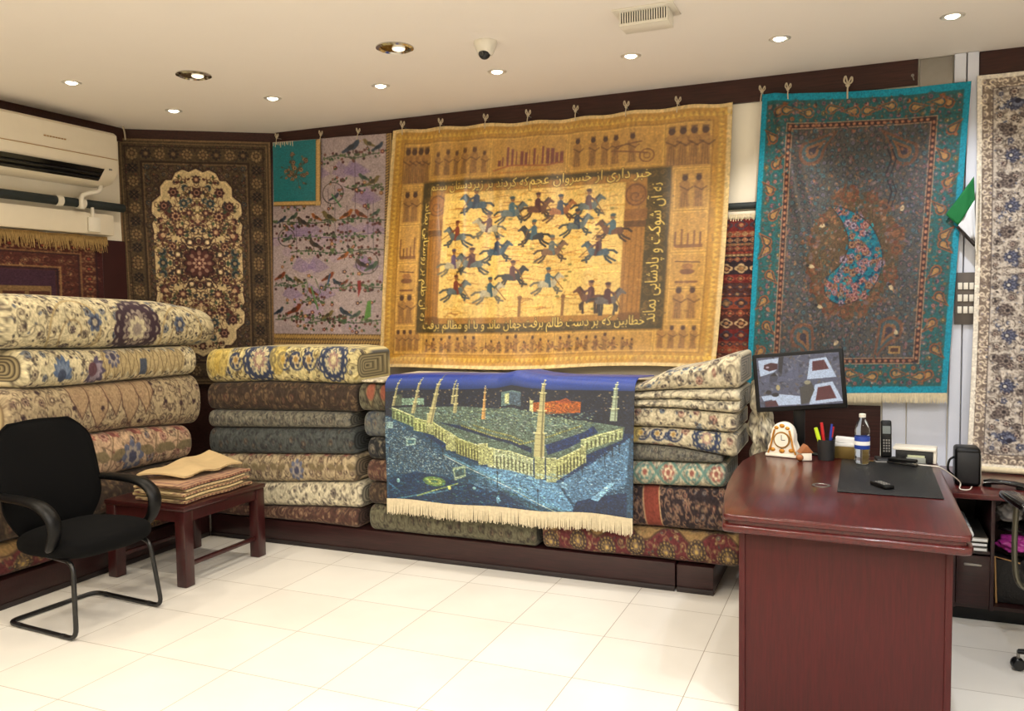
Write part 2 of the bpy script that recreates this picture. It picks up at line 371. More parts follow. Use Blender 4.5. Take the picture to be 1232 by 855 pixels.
def roll(name, label, cat, place, s0, s1, zb, zt, D, design, matl, nlen, ngir, bulge=None, lobes=1, edge=.03, group=None, capcols=None, wob=.006, seed=0, rough_end=.0):
    """a rolled or folded carpet: place(s, d, z) -> world; zb, zt seams as functions of s; d grows away from the viewer; the fold bulges towards d = 0"""
    if capcols is None: mc_ = design.a.mean((0, 1)); capcols = (tuple(np.minimum(mc_*1.02, 200)), tuple(mc_*.55))
    R = np.random.RandomState(seed)
    ns = nlen; e = np.linspace(0, 1, 9)[1:]
    ss = np.concatenate([s0+edge*(1-np.cos(np.linspace(0, PI/2, 7))), np.linspace(s0+edge, s1-edge, ns)[1:-1], s1-edge+edge*np.sin(np.linspace(0, PI/2, 7))])
    # end shrink
    dist = np.minimum(ss-s0, s1-ss); q = np.clip(dist/edge, 0, 1); shr = .72+.28*np.sqrt(1-(1-q)**2)
    ph = R.uniform(0, 6.3, 4); wv = wob*(np.sin(ss*5+ph[0])+.6*np.sin(ss*11+ph[1])+.4*np.sin(ss*23+ph[2]))
    zbv = zb(ss)+.002; ztv = zt(ss)-.002; mid = (zbv+ztv)/2; hh = (ztv-zbv)/2*shr
    h0 = float(np.mean(hh)); b = bulge if bulge is not None else min(.95*h0, .10)
    # profile parameter: list of (d, zrel) with d in metres, zrel -1..1
    prof = [(D, .98), (D*.75, 1.0), (D*.5, 1.0), (D*.3, 1.0)]
    for x in np.linspace(D*.3, b, 7)[1:-1]: prof.append((x, 1.0))
    m = ngir
    for k in range(m+1):
        a = PI/2-PI*k/m
        if lobes == 1:
            prof.append((b*(1-abs(math.cos(a))**.75), math.copysign(abs(math.sin(a))**.8, math.sin(a))))
        else:
            z = 1-2*k/m; f = abs(math.sin(lobes*PI*k/m))**.55; prof.append((b*(1-f)*.8, z))
    prof += [(b*1.3, -1.0), (D*.5, -1.0), (D, -.98)]
    prof = np.array(prof); npf = len(prof)
    seg = np.hypot(np.diff(prof[:, 0]), np.diff(prof[:, 1]*h0)); cl = np.concatenate([[0], np.cumsum(seg)])
    # colour coordinate: 0 at d = 2b+0.1 on top, 1 underneath the fold
    i0 = 3; c0 = cl[np.argmin(np.abs(prof[:, 0]-(b+.10))+(prof[:, 1] < 0)*9)]; c1 = cl[-3]
    Vc = np.clip((cl-c0)/(c1-c0), 0, 1)
    Dd = prof[:, 0][:, None]+wv[None, :]+(1-shr)[None, :]*b; Zz = mid[None, :]+prof[:, 1][:, None]*hh[None, :]
    Z2 = Zz+ (np.abs(prof[:, 1]) < .97)[:, None]*0
    S = np.broadcast_to(ss[None, :], Dd.shape)
    P = place(S, Dd, Z2)
    U = np.broadcast_to(((ss-s0)/(s1-s0))[None, :], Dd.shape); V = np.broadcast_to(Vc[:, None], Dd.shape)
    C = design.samp(U, V)
    nv, nu = Dd.shape; idx = np.arange(nv*nu).reshape(nv, nu)
    f = np.stack([idx[:-1, :-1], idx[1:, :-1], idx[1:, 1:], idx[:-1, 1:]], -1).reshape(-1, 4)
    fb = np.stack([idx[-1, :-1], idx[0, :-1], idx[0, 1:], idx[-1, 1:]], -1)
    faces = [f, fb]; verts = [P.reshape(-1, 3)]; cols = [C.reshape(-1, 3)]; off = nv*nu
    # end caps with coiled layers
    for col, sg in ((0, 0), (nu-1, 1)):
        cen_d = b+ (D-b)*.15; cz = mid[col]; prev = idx[:, col]; K = 9
        for k in range(1, K+1):
            t = 1-k/(K+.5)
            dd = cen_d+(Dd[:, col]-cen_d)*t; zz = cz+(Zz[:, col]-cz)*t
            sk = ss[col]+(1 if sg == 0 else -1)*.004*(k % 2)
            Pk = place(np.full(nv, sk), dd, zz); verts.append(Pk); cols.append(np.tile(capcols[k % 2], (nv, 1)))
            cur = off+np.arange(nv); off += nv
            a_, b_ = (prev, cur) if sg == 1 else (cur, prev)
            faces.append(np.stack([a_, np.roll(a_, -1), np.roll(b_, -1), b_], -1)); prev = cur
        # close the middle
        verts.append(place(np.array([ss[col]]), np.array([cen_d]), np.array([cz]))); cols.append(np.array([capcols[1]], float)); ctr = off; off += 1
        tri = np.stack([prev, np.roll(prev, -1), np.full(nv, ctr), np.full(nv, ctr)], -1); 
        TR = tri[:, :3] if sg == 1 else tri[:, [1, 0, 2]]
        faces.append(('tri', TR))
    quads = np.concatenate([q for q in faces if not isinstance(q, tuple)]); tris = np.concatenate([q[1] for q in faces if isinstance(q, tuple)])
    V = np.concatenate(verts); cc = np.concatenate(cols)
    me = bpy.data.meshes.new(name); me.vertices.add(len(V)); me.vertices.foreach_set('co', V.ravel())
    li = np.concatenate([quads.ravel(), tris.ravel()]).astype(np.int32); me.loops.add(len(li)); me.loops.foreach_set('vertex_index', li)
    st = np.concatenate([np.arange(len(quads))*4, len(quads)*4+np.arange(len(tris))*3]).astype(np.int32); tt = np.concatenate([np.full(len(quads), 4), np.full(len(tris), 3)]).astype(np.int32)
    me.polygons.add(len(st)); me.polygons.foreach_set('loop_start', st); me.polygons.foreach_set('loop_total', tt)
    me.update(calc_edges=True); me.validate(); setcol(me, cc)
    o = finish(name, me, matl, None, 60); tag(o, label, cat, group)
    bm = bmesh.new(); bm.from_mesh(me); bmesh.ops.recalc_face_normals(bm, faces=bm.faces); bm.to_mesh(me); bm.free()
    return o
# ------------------------------------------------------------------ lettering for the woven verses
_F2 = {'ا': (0xFE8D, 0xFE8E), 'آ': (0xFE81, 0xFE82), 'د': (0xFEA9, 0xFEAA), 'ر': (0xFEAD, 0xFEAE), 'ز': (0xFEAF, 0xFEB0), 'و': (0xFEED, 0xFEEE)}
_F4 = {'ب': 0xFE8F, 'ت': 0xFE95, 'ج': 0xFE9D, 'خ': 0xFEA5, 'س': 0xFEB1, 'ش': 0xFEB5, 'ظ': 0xFEC5, 'ط': 0xFEC1, 'ع': 0xFEC9, 'ف': 0xFED1, 'ق': 0xFED5,
       'ک': 0xFB8E, 'ل': 0xFEDD, 'م': 0xFEE1, 'ن': 0xFEE5, 'ه': 0xFEE9, 'ی': 0xFBFC, 'پ': 0xFB56, 'گ': 0xFB92}
def shape(t):
    out = []
    for i, c in enumerate(t):
        pj = i > 0 and t[i-1] in _F4; nj = i+1 < len(t) and (t[i+1] in _F4 or t[i+1] in _F2)
        if c in _F2: out.append(chr(_F2[c][1 if pj else 0]))
        elif c in _F4: out.append(chr(_F4[c]+(3 if pj and nj else 1 if pj else 2 if nj else 0)))
        else: out.append(c)
    return ''.join(out[::-1])
def texttris(t):
    c = bpy.data.curves.new('verse', 'FONT'); c.body = t; c.resolution_u = 2
    o = bpy.data.objects.new('verse', c); COL.objects.link(o)
    me = bpy.data.meshes.new_from_object(o.evaluated_get(bpy.context.evaluated_depsgraph_get()))
    V = np.array([v.co[:2] for v in me.vertices]); T = [list(p.vertices) for p in me.polygons]
    bpy.data.objects.remove(o); bpy.data.curves.remove(c); bpy.data.meshes.remove(me)
    return V, T
def write(cv, t, fn, col, edge=None):
    """fn maps unit text box (0..1, 0..1 upwards) to canvas pixels"""
    V, T = texttris(t); lo = V.min(0); hi = V.max(0); V = (V-lo)/(hi-lo); P = np.array([fn(a, b) for a, b in V])
    acc = np.zeros((cv.h*3, cv.w*3), bool); Q = P*3
    for p in T:
        q = Q[p]; x0, y0 = np.floor(q.min(0)).astype(int); x1, y1 = np.ceil(q.max(0)).astype(int)+1
        x0, y0 = max(x0, 0), max(y0, 0); x1, y1 = min(x1, acc.shape[1]), min(y1, acc.shape[0])
        if x0 >= x1 or y0 >= y1: continue
        Y, X = np.mgrid[y0:y1, x0:x1]; X = X+.5; Y = Y+.5; ins = np.zeros(X.shape, bool)
        for a, b in zip(q, np.roll(q, -1, 0)):
            if a[1] == b[1]: continue
            ins ^= ((a[1] > Y) != (b[1] > Y)) & (X < (b[0]-a[0])*(Y-a[1])/(b[1]-a[1])+a[0])
        acc[y0:y1, x0:x1] |= ins
    k = acc.reshape(cv.h, 3, cv.w, 3).mean((1, 3))
    k = np.clip(k*1.25, 0, 1)
    if edge is not None:
        g = k.copy()
        for dx, dy in ((1, 0), (-1, 0), (0, 1), (0, -1)): g = np.maximum(g, np.roll(np.roll(k, dx, 1), dy, 0))
        cv.a[:] = cv.a*(1-.8*g[..., None])+np.array(edge)*.8*g[..., None]
    cv.a[:] = cv.a*(1-k[..., None])+np.array(col)*k[..., None]

# ------------------------------------------------------------------ designs
def horse(cv, x, y, s, d, hc, rc, gallop=True):
    """rider on a galloping horse; d = 1 faces right"""
    def p(a, b): return (x+a*s*d, y+b*s)
    dk = tuple(np.array(hc)*.55); R = random.Random(int(x*7+y))
    for bx, e1, e2 in ((-.32, (-.52, .3), (-.8, .46)), (-.26, (-.38, .36), (-.62, .56)), (.3, (.55, .25), (.5, .5)), (.26, (.42, .34), (.72, .4))) if gallop else ((-.3, (-.32, .35), (-.3, .7)), (-.2, (-.2, .35), (-.22, .7)), (.3, (.34, .35), (.3, .7)), (.26, (.45, .3), (.42, .52))):
        cv.line([p(bx, .08), p(*e1), p(*e2)], .1*s, dk)
    cv.poly([p(-.5, -.1), p(-.4, -.2), p(-.1, -.17), p(.2, -.2), p(.38, -.16), p(.42, .0), p(.34, .14), p(.05, .19), p(-.2, .16), p(-.42, .18), p(-.52, .06)], hc)
    cv.poly([p(.2, -.18), p(.38, -.38), p(.52, -.56), p(.6, -.6), p(.64, -.52), p(.82, -.36), p(.78, -.28), p(.62, -.34), p(.52, -.22), p(.42, .02)], hc)
    cv.line([p(.26, -.28), p(.5, -.58)], .09*s, dk)
    cv.line([p(-.48, -.1), p(-.7, -.08), p(-.86, .06)], .11*s, dk)
    cv.poly([p(-.16, -.14), p(-.14, -.5), p(-.02, -.62), p(.12, -.54), p(.14, -.14), p(.2, .16), p(.08, .2), p(.04, -.02)], rc)
    cv.line([p(.02, -.48), p(.24, -.34), p(.34, -.36)], .1*s, rc)
    cv.disc(*p(.02, -.74), .11*s, .13*s, (120, 80, 45)); cv.disc(*p(.0, -.83), .13*s, .08*s, tuple(np.array(rc)*.8))
    if R.random() < .7: cv.line([p(.3, -.36), p(R.uniform(.5, 1.0), R.uniform(-.1, .55))], .05*s, (105, 70, 30))
def figure(cv, x, y, h, col, head=None):
    """standing robed figure of a relief; y is the ground"""
    head = head or col
    cv.poly([(x-.13*h, y), (x-.11*h, y-.45*h), (x-.15*h, y-.72*h), (x-.05*h, y-.8*h), (x+.06*h, y-.8*h), (x+.14*h, y-.7*h), (x+.1*h, y-.4*h), (x+.14*h, y)], col, .4)
    for k in (-.07, 0, .07): cv.line([(x+k*h, y-.02*h), (x+k*.6*h, y-.5*h)], max(.6, .025*h), tuple(np.array(col)*.7), .5)
    cv.line([(x-.12*h, y-.62*h), (x+.08*h, y-.5*h), (x+.2*h, y-.6*h)], max(.7, .035*h), tuple(np.array(col)*.75), .8)
    cv.disc(x, y-.87*h, .075*h, .085*h, tuple(np.array(head)*.8)); cv.rect(x-.07*h, y-1.0*h, x+.07*h, y-.9*h, tuple(np.array(head)*.7), .6)

def d_golden():
    W, H = 470, 370; g = (170, 128, 60)
    cv = Cv(W, H, g); u = lambda a: a*W; v = lambda a: a*H
    R = random.Random(3)
    cv.rect(0, 0, W, H, (206, 178, 122)); cv.rect(u(.012), v(.014), u(.988), v(.986), (172, 126, 46))
    for i in range(int(W/7)):                       # zigzag guard
        x = 8+i*7
        for yy, s in ((v(.035), 1), (v(.965), -1)): cv.poly([(x-3.2, yy+3*s), (x+3.2, yy+3*s), (x, yy-4*s)], (198, 160, 66))
    for i in range(int(H/7)):
        y = 8+i*7
        for xx, s in ((u(.024), 1), (u(.976), -1)): cv.poly([(xx+3*s, y-3.2), (xx+3*s, y+3.2), (xx-4*s, y)], (196, 156, 62))
    cv.rect(u(.045), v(.058), u(.955), v(.945), (176, 134, 62)); cv.frame(u(.045), v(.058), u(.955), v(.945), 1.2, (138, 96, 32))
    br = (112, 70, 38); dk = (84, 48, 32); gold = (206, 162, 78)
    # relief panels : corner guards, courts, chariots
    def panel(x0, y0, x1, y1):
        cv.rect(u(x0), v(y0), u(x1), v(y1), (182, 138, 66)); cv.frame(u(x0), v(y0), u(x1), v(y1), 1.0, (216, 172, 86))
    for x0, x1 in ((.05, .135), (.835, .95)):
        for y0, y1 in ((.065, .235), (.835, .94)):
            panel(x0, y0, x1, y1); n = 4
            for k in range(n): figure(cv, u(x0+(k+.5)*(x1-x0)/n), v(y1-.01), v(y1-y0)*.88, br, dk)
    panel(.14, .065, .33, .215); panel(.335, .065, .56, .215); panel(.565, .065, .83, .215)
    for k in range(6): figure(cv, u(.165+k*.03), v(.2), v(.11)*R.uniform(.8, 1.1), br)
    for k in range(15):                             # ruins with columns
        x = u(.36+.013*k); h = v(R.uniform(.02, .075)); cv.rect(x-1, v(.175)-h, x+R.uniform(0, 4), v(.178), (118, 62, 52))
    cv.line([(u(.345), v(.195)), (u(.4), v(.175)), (u(.5), v(.185)), (u(.55), v(.172))], 2, (150, 84, 44)); cv.line([(u(.36), v(.205)), (u(.5), v(.2))], 1.5, (176, 112, 40))
    for k, x in enumerate((.59, .635, .67, .70, .745)): figure(cv, u(x), v(.2), v(.115), br, dk)
    cv.ring(u(.785), v(.175), 9, 1.6, br); cv.ring(u(.785), v(.175), 4, 1, br); cv.line([(u(.69), v(.15)), (u(.785), v(.165))], 2, br); cv.line([(u(.70), v(.135)), (u(.77), v(.12))], 1.4, dk)
    ys = (.24, .4, .56, .70, .83)
    for i in range(4):
        for x0, x1 in ((.05, .115), (.862, .95)):
            panel(x0, ys[i], x1, ys[i+1]-.008); w = x1-x0
            if i in (0, 3): [figure(cv, u(x0+w*(.3+.4*k)), v(ys[i+1]-.018), v(.125), br, dk) for k in (0, 1)]
            elif i == 1:
                for k in range(5): cv.line([(u(x0+w*(.1+.18*k)), v(ys[i+1]-.03)), (u(x0+w*(.1+.18*k)), v(ys[i+1]-R.uniform(.06, .11)))], 2, br)
                cv.rect(u(x0+.1*w), v(ys[i+1]-.035), u(x1-.1*w), v(ys[i+1]-.022), br, .8)
            else:
                cv.disc(u(x0+w*.5), v(ys[i]+.07), 9, 4, br); cv.disc(u(x0+w*.5), v(ys[i]+.05), 7, 4, (150, 100, 50)); cv.line([(u(x0+w*.15), v(ys[i]+.03)), (u(x0+w*.85), v(ys[i]+.035))], 1.4, dk); cv.line([(u(x0+w*.2), v(ys[i]+.11)), (u(x0+w*.8), v(ys[i]+.11))], 3, br)
    panel(.14, .86, .345, .94); panel(.35, .86, .555, .94); panel(.56, .86, .83, .94)
    for x0, n in ((.16, 7), (.365, 8), (.575, 9)):
        for k in range(n): figure(cv, u(x0+k*.025), v(.935), v(.065)*R.uniform(.7, 1.15), br, dk)
        for k in range(5): horse(cv, u(x0+.02+k*.042), v(.915), 9, R.choice((-1, 1)), (150, 104, 54), br)
    # verse frame
    fr = (66, 54, 26)
    cv.rect(u(.12), v(.222), u(.855), v(.855), (120, 88, 34)); cv.rect(u(.123), v(.228), u(.852), v(.85), fr); arabesque(cv, u(.125), v(.232), u(.85), v(.845), 15, (96, 76, 36), [((104, 80, 40), (80, 62, 30))], [(98, 76, 38)], 5)
    cv.rect(u(.15), v(.245), u(.79), v(.815), (158, 112, 48))
    # pillars
    for x0, x1 in ((.155, .195), (.735, .788)):
        cv.rect(u(x0), v(.28), u(x1), v(.81), (150, 104, 44))
        for k in range(4): cv.line([(u(x0+(k+.5)*(x1-x0)/4), v(.43)), (u(x0+(k+.5)*(x1-x0)/4), v(.79))], 1.2, (122, 80, 34))
        cv.rect(u(x0-.006), v(.38), u(x1+.006), v(.42), (128, 84, 38)); cv.rect(u(x0-.004), v(.425), u(x1+.004), v(.45), (92, 60, 30)); cv.rect(u(x0-.004), v(.785), u(x1+.004), v(.815), (112, 74, 34))
        cv.disc(u((x0+x1)/2), v(.325), u(.03), v(.045), (140, 92, 42)); cv.ring(u((x0+x1)/2), v(.325), u(.026), 1.6, (98, 62, 34), ry=v(.04)); cv.scroll(u((x0+x1)/2), v(.33), 9, 0, 1.2, 1.4, (100, 64, 34))
    # the polo field
    cv.rect(u(.196), v(.275), u(.733), v(.79), (214, 178, 98))
    for k in range(300):
        x = u(R.uniform(.2, .7)); y = v(R.uniform(.285, .785)); l = R.uniform(5, 30); c = R.choice(((186, 132, 50), (150, 96, 44), (240, 206, 112), (168, 120, 56), (196, 146, 60)))
        q = [(min(x+l*t, u(.732)), y+R.uniform(-1.4, 1.4)) for t in (0, .35, .7, 1)]; cv.line(q, R.uniform(.8, 2), c, .8)
    for k in range(36):
        x = u(R.uniform(.2, .715)); y = v(R.uniform(.3, .78)); cv.disc(x, y, 3, 1.6, (98, 92, 40), al=.8)
    for x in (.446, .575): cv.rect(u(x)-2, v(.715), u(x)+2, v(.79), (126, 88, 44)); cv.disc(u(x), v(.712), 3.2, 3, (112, 76, 40))
    G, B, K, BR, Wt = (82, 92, 92), (56, 76, 90), (34, 36, 42), (92, 56, 38), (164, 154, 126)
    nav, mar, teal, red = (38, 50, 70), (70, 32, 36), (50, 80, 92), (112, 52, 38)
    hs = [(255, 185, -1, B, nav), (440, 225, 1, G, teal), (572, 205, 1, BR, mar), (685, 215, 1, (140, 84, 44), nav), (828, 192, 1, G, mar), (165, 350, -1, G, red), (325, 305, -1, Wt, mar), (560, 345, -1, K, teal), (775, 292, 1, G, nav), (950, 320, -1, BR, teal),
          (375, 425, 1, B, nav), (655, 425, 1, (112, 82, 60), G), (888, 430, -1, (52, 74, 88), mar), (150, 495, 1, Wt, (92, 76, 104)), (250, 488, -1, G, mar), (462, 555, 1, K, mar), (645, 592, 1, Wt, teal), (170, 628, 1, G, red), (345, 640, 1, Wt, teal)]
    for x, y, d, hc, rc in hs:
        cx = (530+x/4.277-450)*2.443; cy = (200+y/4.277-110)*2.443
        uu = (cx-(60-30*.5))/(992-7); vt = 110-80*(cx-60)/990; vv = (cy-vt)/(808-vt); horse(cv, u(uu), v(vv), 28, d, hc, rc)
    horse(cv, u(.655), v(.725), 30, -1, BR, mar, False); horse(cv, u(.70), v(.735), 30, 1, (92, 84, 82), mar, False)
    yl = (238, 206, 110)
    def hor(x0, x1, yb, hgt, slope=0): return lambda a, b: (u(x0+(x1-x0)*a), v(yb-hgt*b)+slope*a)
    write(cv, shape('خبر داری از خسروان عجم'), hor(.455, .80, .281, .062), yl, (40, 30, 12)); write(cv, shape('که کردند بر زیردستان ستم'), hor(.15, .452, .281, .056), yl, (40, 30, 12))
    write(cv, shape('خطابین که بر دست ظالم برفت'), hor(.46, .805, .855, .06), yl, (40, 30, 12)); write(cv, shape('جهان ماند و با او مظالم برفت'), hor(.145, .455, .855, .056), yl, (40, 30, 12))
    write(cv, shape('نه آن شوکت و پادشایی بماند'), lambda a, b: (u(.846-.054*b), v(.825-.54*a)), yl, (40, 30, 12)); write(cv, shape('نه آن ظلم بر روستایی بماند'), lambda a, b: (u(.122+.036*b), v(.31+.49*a)), yl, (40, 30, 12))
    Q = np.random.RandomState(5); st = np.repeat(Q.normal(0, 1, (H//12+1, W)), 12, 0)[:H]; st = (st+np.roll(st, 1, 1)+np.roll(st, 2, 1))/2; cv.a *= (1+.035*st)[..., None]
    for k in range(500): cv.disc(R.uniform(0, W), R.uniform(0, H), R.uniform(1, 5), R.uniform(.6, 2), R.choice(((120, 84, 36), (214, 176, 100), (96, 64, 34))), R.uniform(0, 3), al=.22)
    cv.grain(.06, 1); return cv

def d_mosque():
    W, H = 560, 350; cv = Cv(W, H, (18, 40, 74)); R = random.Random(11)
    def p(x, y):
        a = (x-45)/1120.0; return (a*W, (y-75)/(555.0+90*a)*H)
    def P(*q): return [p(*k) for k in q]
    # sky and the far city
    for k in range(30):
        t = k/29; cv.rect(0, k*H*.0036, W, (k+1)*H*.0036+1, (12+6*t, 50-4*t, 138-36*t))
    cv.poly(P((45, 150), (400, 140), (800, 135), (1165, 135), (1165, 330), (800, 330), (45, 260)), (20, 27, 44))
    for k in range(380):
        x = R.uniform(120, 1140); y = R.uniform(142, 235); c = R.choice(((150, 116, 66), (92, 62, 58), (60, 62, 84), (176, 140, 96), (48, 44, 60), (110, 80, 60)))
        a = p(x, y); s = R.uniform(.6, 2.2); cv.rect(a[0]-s, a[1]-s*.8, a[0]+s, a[1]+s*.8, c, .75)
    for x0, x1, y0, y1, c in ((90, 130, 165, 215, (74, 80, 66)), (130, 240, 182, 212, (120, 140, 120)), (605, 690, 160, 222, (96, 116, 112)), (620, 640, 170, 215, (190, 186, 130)), (640, 690, 165, 220, (70, 84, 98)), (730, 745, 190, 250, (210, 196, 130))):
        cv.poly(P((x0, y0), (x1, y0), (x1, y1), (x0, y1)), c)
    cv.poly(P((745, 200), (860, 182), (948, 190), (945, 240), (800, 245), (745, 240)), (160, 78, 30))
    for k in range(26): a = p(R.uniform(760, 940), R.uniform(198, 238)); cv.rect(a[0]-1.5, a[1]-1, a[0]+1.5, a[1]+1, R.choice(((214, 140, 50), (110, 44, 20), (190, 104, 36))))
    cv.poly(P((830, 195), (885, 172), (920, 195)), (140, 62, 34))
    # roofs and courtyards
    cv.poly(P((60, 225), (420, 215), (760, 245), (970, 280), (1130, 300), (1120, 360), (960, 440), (760, 450), (530, 400), (280, 320)), (84, 96, 84))
    for k in range(1100):
        x = R.uniform(250, 1000); y = R.uniform(232, 330)
        if y < 225+(x-260)*.02 or (x-620)*.18+250 < y-70: continue
        c = R.choice(((150, 158, 118), (104, 116, 98), (50, 60, 66), (186, 190, 140), (70, 88, 108), (128, 126, 98), (36, 46, 60), (110, 132, 128))); a = p(x, y); l = R.uniform(1.5, 5); cv.line([a, (a[0]+l, a[1]+l*.16)], R.uniform(.8, 1.8), c)
    for j in range(5):
        for i in range(9): a = p(480+i*58-j*8, 262+j*22+i*6); cv.disc(a[0], a[1], 5.5, 2.2, (86, 92, 88)); cv.disc(a[0], a[1]-.8, 3.2, 1.2, (142, 146, 132))
    cv.poly(P((300, 285), (480, 335), (740, 425), (740, 400), (640, 370), (420, 300)), (24, 38, 66))
    cv.poly(P((800, 385), (960, 330), (1000, 300), (1020, 330), (900, 400), (810, 430)), (26, 44, 84))
    for a, b in (((420, 300), (690, 390)), ((690, 390), (950, 300)), ((480, 300), (700, 375))):
        q = [np.array(p(a[0]+(b[0]-a[0])*t, a[1]+(b[1]-a[1])*t)) for t in np.linspace(0, 1, 26)]; cv.line(q, 3.6, (150, 142, 78))
        for k in q: cv.rect(k[0]-1, k[1]-1, k[0]+.6, k[1]+1.8, (34, 32, 30))
    # plaza
    cv.poly(P((40, 255), (160, 290), (330, 400), (560, 500), (820, 560), (900, 545), (1000, 480), (1170, 330), (1170, 730), (40, 660)), (40, 66, 88))
    cv.poly(P((480, 480), (700, 520), (850, 560), (930, 700), (760, 660), (560, 560)), (92, 128, 160)); cv.poly(P((860, 560), (1000, 470), (1150, 350), (1140, 560), (1000, 640), (920, 660)), (74, 104, 132))
    for k in range(3800):
        x = R.uniform(45, 470); y = R.uniform(262, 520)
        if y < 262+(x-60)*.62 or y > 540-(x-45)*.06: continue
        a = p(x, y); c = R.choice(((170, 182, 172), (126, 142, 144), (60, 74, 88), (104, 112, 120), (200, 204, 188), (84, 82, 94), (150, 148, 136), (44, 56, 70), (186, 190, 176))); cv.disc(a[0], a[1], R.uniform(.5, 1.4), R.uniform(.5, 1), c)
    for k in range(1300):
        x = R.uniform(860, 1140); y = R.uniform(380, 620)
        if y < 570-(x-850)*.75: continue
        a = p(x, y); c = R.choice(((52, 72, 100), (168, 190, 206), (98, 128, 154), (40, 58, 82), (140, 166, 188))); cv.disc(a[0], a[1], R.uniform(.5, 1.5), R.uniform(.5, 1), c)
    cv.poly(P((60, 540), (200, 510), (330, 530), (420, 560), (560, 580), (700, 660), (740, 720), (45, 670)), (16, 42, 72))
    cv.poly(P((930, 650), (1140, 600), (1140, 730), (900, 730)), (16, 36, 66)); cv.poly(P((990, 640), (1070, 560), (1090, 560), (1020, 650)), (128, 164, 196))
    for a, b, w, c in (((330, 425), (900, 705), 5, (92, 128, 146)), ((330, 432), (880, 712), 1.6, (226, 226, 190)), ((420, 480), (780, 690), 3, (60, 92, 104)), ((60, 640), (350, 590), 4, (70, 108, 130)), ((60, 560), (110, 600), 4, (54, 92, 120))): cv.line([p(*a), p(*b)], w, c)
    cv.disc(*p(285, 552), 28, 13, (92, 118, 64)); cv.disc(*p(285, 552), 19, 8, (142, 150, 78)); cv.disc(*p(285, 552), 9, 4, (60, 92, 70)); cv.line([p(200, 620), p(290, 590), p(400, 560)], 3, (142, 152, 84)); cv.disc(*p(358, 580), 4, 5, (220, 206, 104)); cv.disc(*p(105, 550), 4, 6, (150, 190, 190)); cv.disc(*p(590, 640), 4, 9, (128, 168, 196)); cv.disc(*p(480, 585), 4, 4, (140, 170, 170))
    for k in range(620): a = p(R.uniform(50, 760), R.uniform(530, 715)); cv.line([a, (a[0]+R.uniform(2, 9), a[1]+R.uniform(-1, 2))], R.uniform(.6, 1.6), R.choice(((40, 84, 108), (70, 112, 126), (12, 30, 54), (88, 120, 98), (24, 60, 92))))
    # lit arcaded walls
    def wall(x0, y0, x1, y1, h0, h1, n, c):
        cv.poly(P((x0, y0-h0), (x1, y1-h1), (x1, y1), (x0, y0)), c)
        for k in range(n*3): t = R.random(); x = x0+(x1-x0)*t; y = y0+(y1-y0)*t; h = h0+(h1-h0)*t; cv.line([p(x, y), p(x, y-h*R.uniform(.4, .95))], R.uniform(.8, 2), tuple(np.array(c)*R.choice((.55, .7, .85, 1.2))), .7)
        for k in range(n):
            t = (k+.5)/n; x = x0+(x1-x0)*t; y = y0+(y1-y0)*t; h = h0+(h1-h0)*t; a = p(x, y-h*.06); b = p(x, y-h*.62); cv.rect(a[0]-1.2, b[1], a[0]+1.2, a[1], (66, 62, 36)); cv.disc(a[0], b[1], 1.2, 1.4, (66, 62, 36))
            cv.line([p(x+(x1-x0)/n*.5, y), p(x+(x1-x0)/n*.5, y-h)], .9, (232, 226, 150))
        cv.line([p(x0, y0-h0), p(x1, y1-h1)], 2.2, (214, 208, 140)); cv.line([p(x0, y0-h0*.85), p(x1, y1-h1*.85)], .9, (96, 92, 54))
    wall(80, 270, 190, 312, 48, 48, 6, (112, 124, 84)); wall(190, 325, 290, 345, 55, 55, 5, (150, 152, 92)); wall(290, 350, 400, 410, 58, 58, 7, (144, 140, 90)); wall(395, 425, 520, 470, 72, 72, 9, (134, 128, 78)); wall(545, 490, 745, 530, 88, 80, 12, (156, 158, 126)); wall(845, 550, 970, 468, 95, 75, 9, (146, 140, 92)); wall(950, 420, 1120, 352, 55, 45, 10, (150, 152, 110))
    for x, y, w, h in ((360, 410, 30, 75), (380, 415, 24, 70), (525, 480, 44, 95), (560, 485, 24, 80), (775, 540, 44, 100), (825, 555, 44, 110), (270, 330, 30, 80), (960, 450, 20, 60)):
        cv.poly(P((x-w/2, y-h), (x+w/2, y-h), (x+w/2, y), (x-w/2, y)), (160, 154, 106)); cv.line([p(x-w/4, y), p(x-w/4, y-h)], 1.2, (150, 144, 92)); cv.line([p(x-w/2, y-h), p(x+w/2, y-h)], 2, (234, 230, 170))
    cv.poly(P((375, 490), (440, 480), (440, 530), (385, 545)), (150, 160, 130)); cv.poly(P((385, 500), (432, 492), (432, 522), (390, 532)), (60, 80, 84)); cv.poly(P((150, 360), (200, 360), (200, 390), (150, 395)), (150, 170, 160)); cv.poly(P((160, 368), (192, 368), (192, 384), (160, 388)), (60, 90, 100)); cv.poly(P((50, 285), (85, 285), (85, 312), (50, 315)), (140, 160, 156))
    for k in range(260): a = p(R.uniform(480, 900), R.uniform(515, 600)); cv.line([a, (a[0]+R.uniform(3, 14), a[1]+R.uniform(0, 3))], R.uniform(1, 2.4), R.choice(((120, 156, 186), (160, 186, 204), (84, 118, 148))), .45)
    for k in range(2600):
        x, y = R.uniform(45, 1165), R.uniform(215, 715); a = p(x, y); i, j = int(min(max(a[0], 0), W-1)), int(min(max(a[1], 0), H-1)); c = cv.a[j, i]*R.choice((.55, .7, 1.25, 1.5)); cv.disc(a[0], a[1], R.uniform(.8, 3), R.uniform(.5, 1.5), tuple(np.clip(c, 0, 235)), R.uniform(-.3, .5), al=.5)
    Q = np.random.RandomState(9); yy = np.linspace(0, 1, H)[:, None]; msk = np.clip((yy-.10)/.08, 0, 1)
